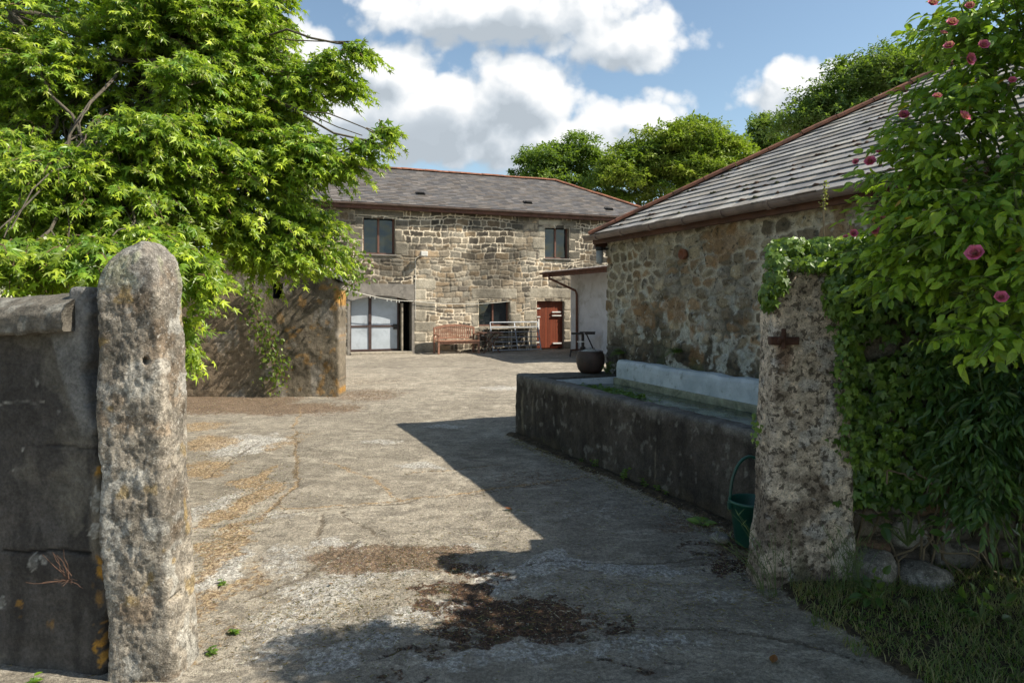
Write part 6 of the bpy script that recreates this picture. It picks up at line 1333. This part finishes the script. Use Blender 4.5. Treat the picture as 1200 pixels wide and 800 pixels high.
def litter():
    rng = np.random.default_rng(101); P = []; pts = []
    A, B = G(603, 516), G(878, 634)
    for i in range(2600):
        t = rng.random(); p = A + (B - A) * t + np.array((-.92, -.38, 0)) * abs(rng.normal(0, .05 + .05 * t)); pts.append(p[:2])
    for (px, py, rx, ry, m) in ((560, 725, 110, 24, 350), (470, 655, 90, 20, 900), (870, 655, 60, 22, 900), (250, 640, 40, 90, 1600), (290, 575, 30, 40, 500), (250, 540, 50, 20, 400), (300, 468, 110, 10, 700), (400, 720, 150, 60, 2600), (760, 720, 160, 50, 500), (890, 690, 20, 30, 500), (720, 700, 160, 40, 1500), (560, 640, 120, 40, 900), (650, 590, 120, 30, 500), (245, 480, 50, 14, 400)):
        c = G(px, py); d = c[1]; q = rng.normal(size=(m, 2)) * (rx * d / FPX * .55, ry * d * d / (FPX * EYE) * .55) + c[:2]; pts += list(q)
    P = np.array(pts); n = len(P); z = np.array([gz(a, b) for a, b in P]); P = np.c_[P, z + .003]; long = rng.random(n) < .5
    # flat irregular crumbs and short stalks
    a = rng.uniform(0, 6.28, n); s = rng.uniform(.0025, .009, n); L = np.where(long, s * rng.uniform(1.5, 4.0, n), s * .6); W = np.where(long, s * .16, s * .5); u = np.c_[np.cos(a), np.sin(a), rng.normal(0, .25, n)]; v = np.c_[-np.sin(a), np.cos(a), rng.normal(0, .2, n)]; hh = rng.uniform(.001, .005, n)
    q = [P - u * L[:, None], P - v * W[:, None], P + u * L[:, None], P + v * W[:, None], P + ZZ * hh[:, None]]
    V = np.stack(q, 1).reshape(-1, 3); i = np.arange(n)[:, None] * 5; F = np.vstack([i + (0, 1, 4), i + (1, 2, 4), i + (2, 3, 4), i + (3, 0, 4)])
    C = np.array(((.16, .09, .045), (.24, .18, .10), (.07, .045, .03), (.40, .37, .31), (.30, .20, .09), (.45, .42, .36)))[rng.integers(0, 6, n)] * rng.uniform(.6, 1.3, (n, 1))
    o = mesh_obj('leaf_litter', V, F, M['grass'], None, np.repeat(C, 5, 0), origin=(0, 5, 0)); tag(o, 'brown crumbs, straw and grit lying in the joints and along the trough foot', 'litter', kind='stuff')
litter()
for i, (px, py, s, lab) in enumerate(((905, 778, .06, 'curled rust-brown dead leaf on the concrete at the bottom right'), (601, 598, .07, 'dark brown dead leaf on sunlit concrete near the shadow edge'), (388, 686, .04, 'tiny brown dead leaf on the pale worn concrete left of centre'))):
    c = G(px, py); c[2] = gz(c[0], c[1]) + .008; TV, TF = ovate(.32, .18, -.4); a = 1.0 + 2 * i; V = np.array([(v[0] * math.cos(a) - v[1] * math.sin(a), v[0] * math.sin(a) + v[1] * math.cos(a), v[2] * .6) for v in TV]) * s + c
    o = mesh_obj('dead_leaf', V, TF, M['grass'], None, np.tile((.20, .06, .025), (len(V), 1))); tag(o, lab, 'dead leaf', 'dead leaves on the concrete')

# ================================================================ furniture against the barn
def bench():
    a0 = fa(504.5); L = 1.46; d0 = -.95
    root = thing('garden_bench', tuple(bp(a0 + L / 2, -.6, 0)), 'slatted reddish wooden garden bench with arched back against the barn wall', 'bench')
    def P(a, d, z): return bp(a0 + a, d, z)
    def pc(name, boxes, bev=.006):
        k = MB(); [k.box(P(a, d, z), U * w, Vd * dd, ZZ * h) for (a, d, z, w, dd, h) in boxes]; return k.build(name, M['bench'], root, bevel=bev)
    for a in (0, L - .06): pc('leg', [(a, -.95, 0, .06, .06, .62)]); pc('leg', [(a, -.40, 0, .06, .06, .88)]); pc('armrest', [(a - .01, -.98, .62, .08, .60, .035)])
    s = MB()
    for i in range(7): s.box(P(-.0, -.97 + i * .078, .42), U * L, Vd * .062, ZZ * .025)
    s.box(P(.06, -.93, .34), U * (L - .12), Vd * .03, ZZ * .078); s.build('seat', M['bench'], root)
    b = MB(); n = 18
    for i in range(n):
        x = .10 + (L - .26) * i / (n - 1); t = x / L; top = .84 + .10 * math.sin(math.pi * t); b.box(P(x, -.385, .52), U * .042, Vd * .018, ZZ * (top - .52))
    b.box(P(.06, -.39, .48), U * (L - .12), Vd * .03, ZZ * .05)
    for i in range(16):
        t0, t1 = i / 16, (i + 1) / 16; x0, x1 = .06 + (L - .12) * t0, .06 + (L - .12) * t1; z0, z1 = .84 + .10 * math.sin(math.pi * x0 / L), .84 + .10 * math.sin(math.pi * x1 / L)
        b.hexa([P(x0, -.40, z0 - .035), P(x1, -.40, z1 - .035), P(x1, -.35, z1 - .035), P(x0, -.35, z0 - .035), P(x0, -.40, z0 + .045), P(x1, -.40, z1 + .045), P(x1, -.35, z1 + .045), P(x0, -.35, z0 + .045)])
    b.build('backrest', M['bench'], root)
bench()
def folding_table():
    a0 = fa(552) + .02; W = .78; root = thing('folding_table', tuple(bp(a0 + W / 2, -.75, 0)), 'small dark wooden folding table with crossed legs just right of the bench', 'table')
    k = MB(); [k.box(bp(a0, -1.08 + i * .095, .68), U * W, Vd * .08, ZZ * .025) for i in range(7)]; k.box(bp(a0 + .05, -1.08, .645), U * .04, Vd * .65, ZZ * .033); k.box(bp(a0 + W - .09, -1.08, .645), U * .04, Vd * .65, ZZ * .033); k.build('table_top', M['dark_wood'], root)
    for d in (-1.04, -.50):
        for s in (0, 1):
            x0, x1 = (a0 + .06, a0 + W - .10) if s == 0 else (a0 + W - .10, a0 + .06); dd = d + s * .03; l = MB(); l.hexa([bp(x0, dd, 0), bp(x0 + .045, dd, 0), bp(x0 + .045, dd + .025, 0), bp(x0, dd + .025, 0), bp(x1, dd, .66), bp(x1 + .045, dd, .66), bp(x1 + .045, dd + .025, .66), bp(x1, dd + .025, .66)]); l.build('leg', M['dark_wood'], root)
folding_table()
def field_gate():
    a0 = fa(571); L = fa(626) - a0; root = thing('field_gate', tuple(bp(a0 + L / 2, -.5, 0)), 'galvanised tubular field gate leaning between the folding table and the red door', 'gate')
    def P(a, z): return bp(a0 + a, -.62 + z * .34, z)
    f = MB(); f.tube([P(0, .02), P(0, 1.02)], .022, 8); f.tube([P(L, .02), P(L, 1.02)], .022, 8); f.tube([P(0, 1.02), P(L, 1.02)], .022, 8); f.tube([P(0, .06), P(L, .06)], .02, 8); f.build('gate_frame', M['galv'], root)
    for z in (.20, .34, .50, .68, .85): k = MB(); k.tube([P(.01, z), P(L - .01, z)], .016, 8); k.build('bar', M['galv'], root)
    k = MB(); k.box(P(L * .5, .06), U * .035, Vd * .012, P(0, 1.02) - P(0, .06)); k.build('upright', M['galv'], root)
field_gate()
def pale_frame():
    a0 = fa(568); L = 1.75; root = thing('trestle_table', tuple(bp(a0 + L / 2, -.3, 0)), 'pale weathered trestle table standing behind the field gate under the window', 'table')
    k = MB(); [k.box(bp(a0, -.36 + i * .085, .80), U * L, Vd * .07, ZZ * .03) for i in range(4)]; k.build('table_top', M['old_wood'], root)
    for a in (.06, L * .5, L - .12):
        for d in (-.33, -.08): l = MB(); l.box(bp(a0 + a, d, 0), U * .045, Vd * .045, ZZ * .80); l.build('leg', M['old_wood'], root)
pale_frame()
def machine():
    c = G(683, 417.5); root = thing('iron_machine_stand', tuple(c), 'black cast iron machine stand with slanting strut against the white lean-to wall', 'machine stand')
    k = MB(); k.tube([c + ZZ * .06, c + ZZ * .30, c + ZZ * .32, c + ZZ * .72], [.10, .085, .05, .045], 10); k.build('pedestal', M['iron'], root)
    k = MB(); k.box(c + (-.36, -.12, .70), (.38, 0, 0), (0, .24, 0), (0, 0, .06)); k.box(c + (.06, -.12, .70), (.32, 0, 0), (0, .24, 0), (0, 0, .07)); k.box(c + (-.1, -.05, .76), (.5, 0, 0), (0, .08, 0), (0, 0, .03)); k.build('top_plate', M['iron'], root, bevel=.01)
    k = MB(); k.tube([c + (.12, 0, .70), c + (.34, 0, .22)], .022, 8); k.build('strut', M['iron'], root)
    k = MB(); k.tube([c + (-.40, 0, .20), c + (.38, 0, .24)], .03, 8); k.build('crossbar', M['rust'], root)
    for q in ((-.42, -.2), (-.40, .2), (.42, -.2), (.40, .2)): k = MB(); k.tube([c + (q[0] * .9, 0, .21), c + (q[0], q[1], .0)], .022, 7); k.build('foot', M['iron'], root)
    k = MB(); k.box(c + (-.2, -.13, .46), (.24, 0, 0), (0, .02, 0), (0, 0, .03)); k.build('lever', M['white_metal'], root)
machine()
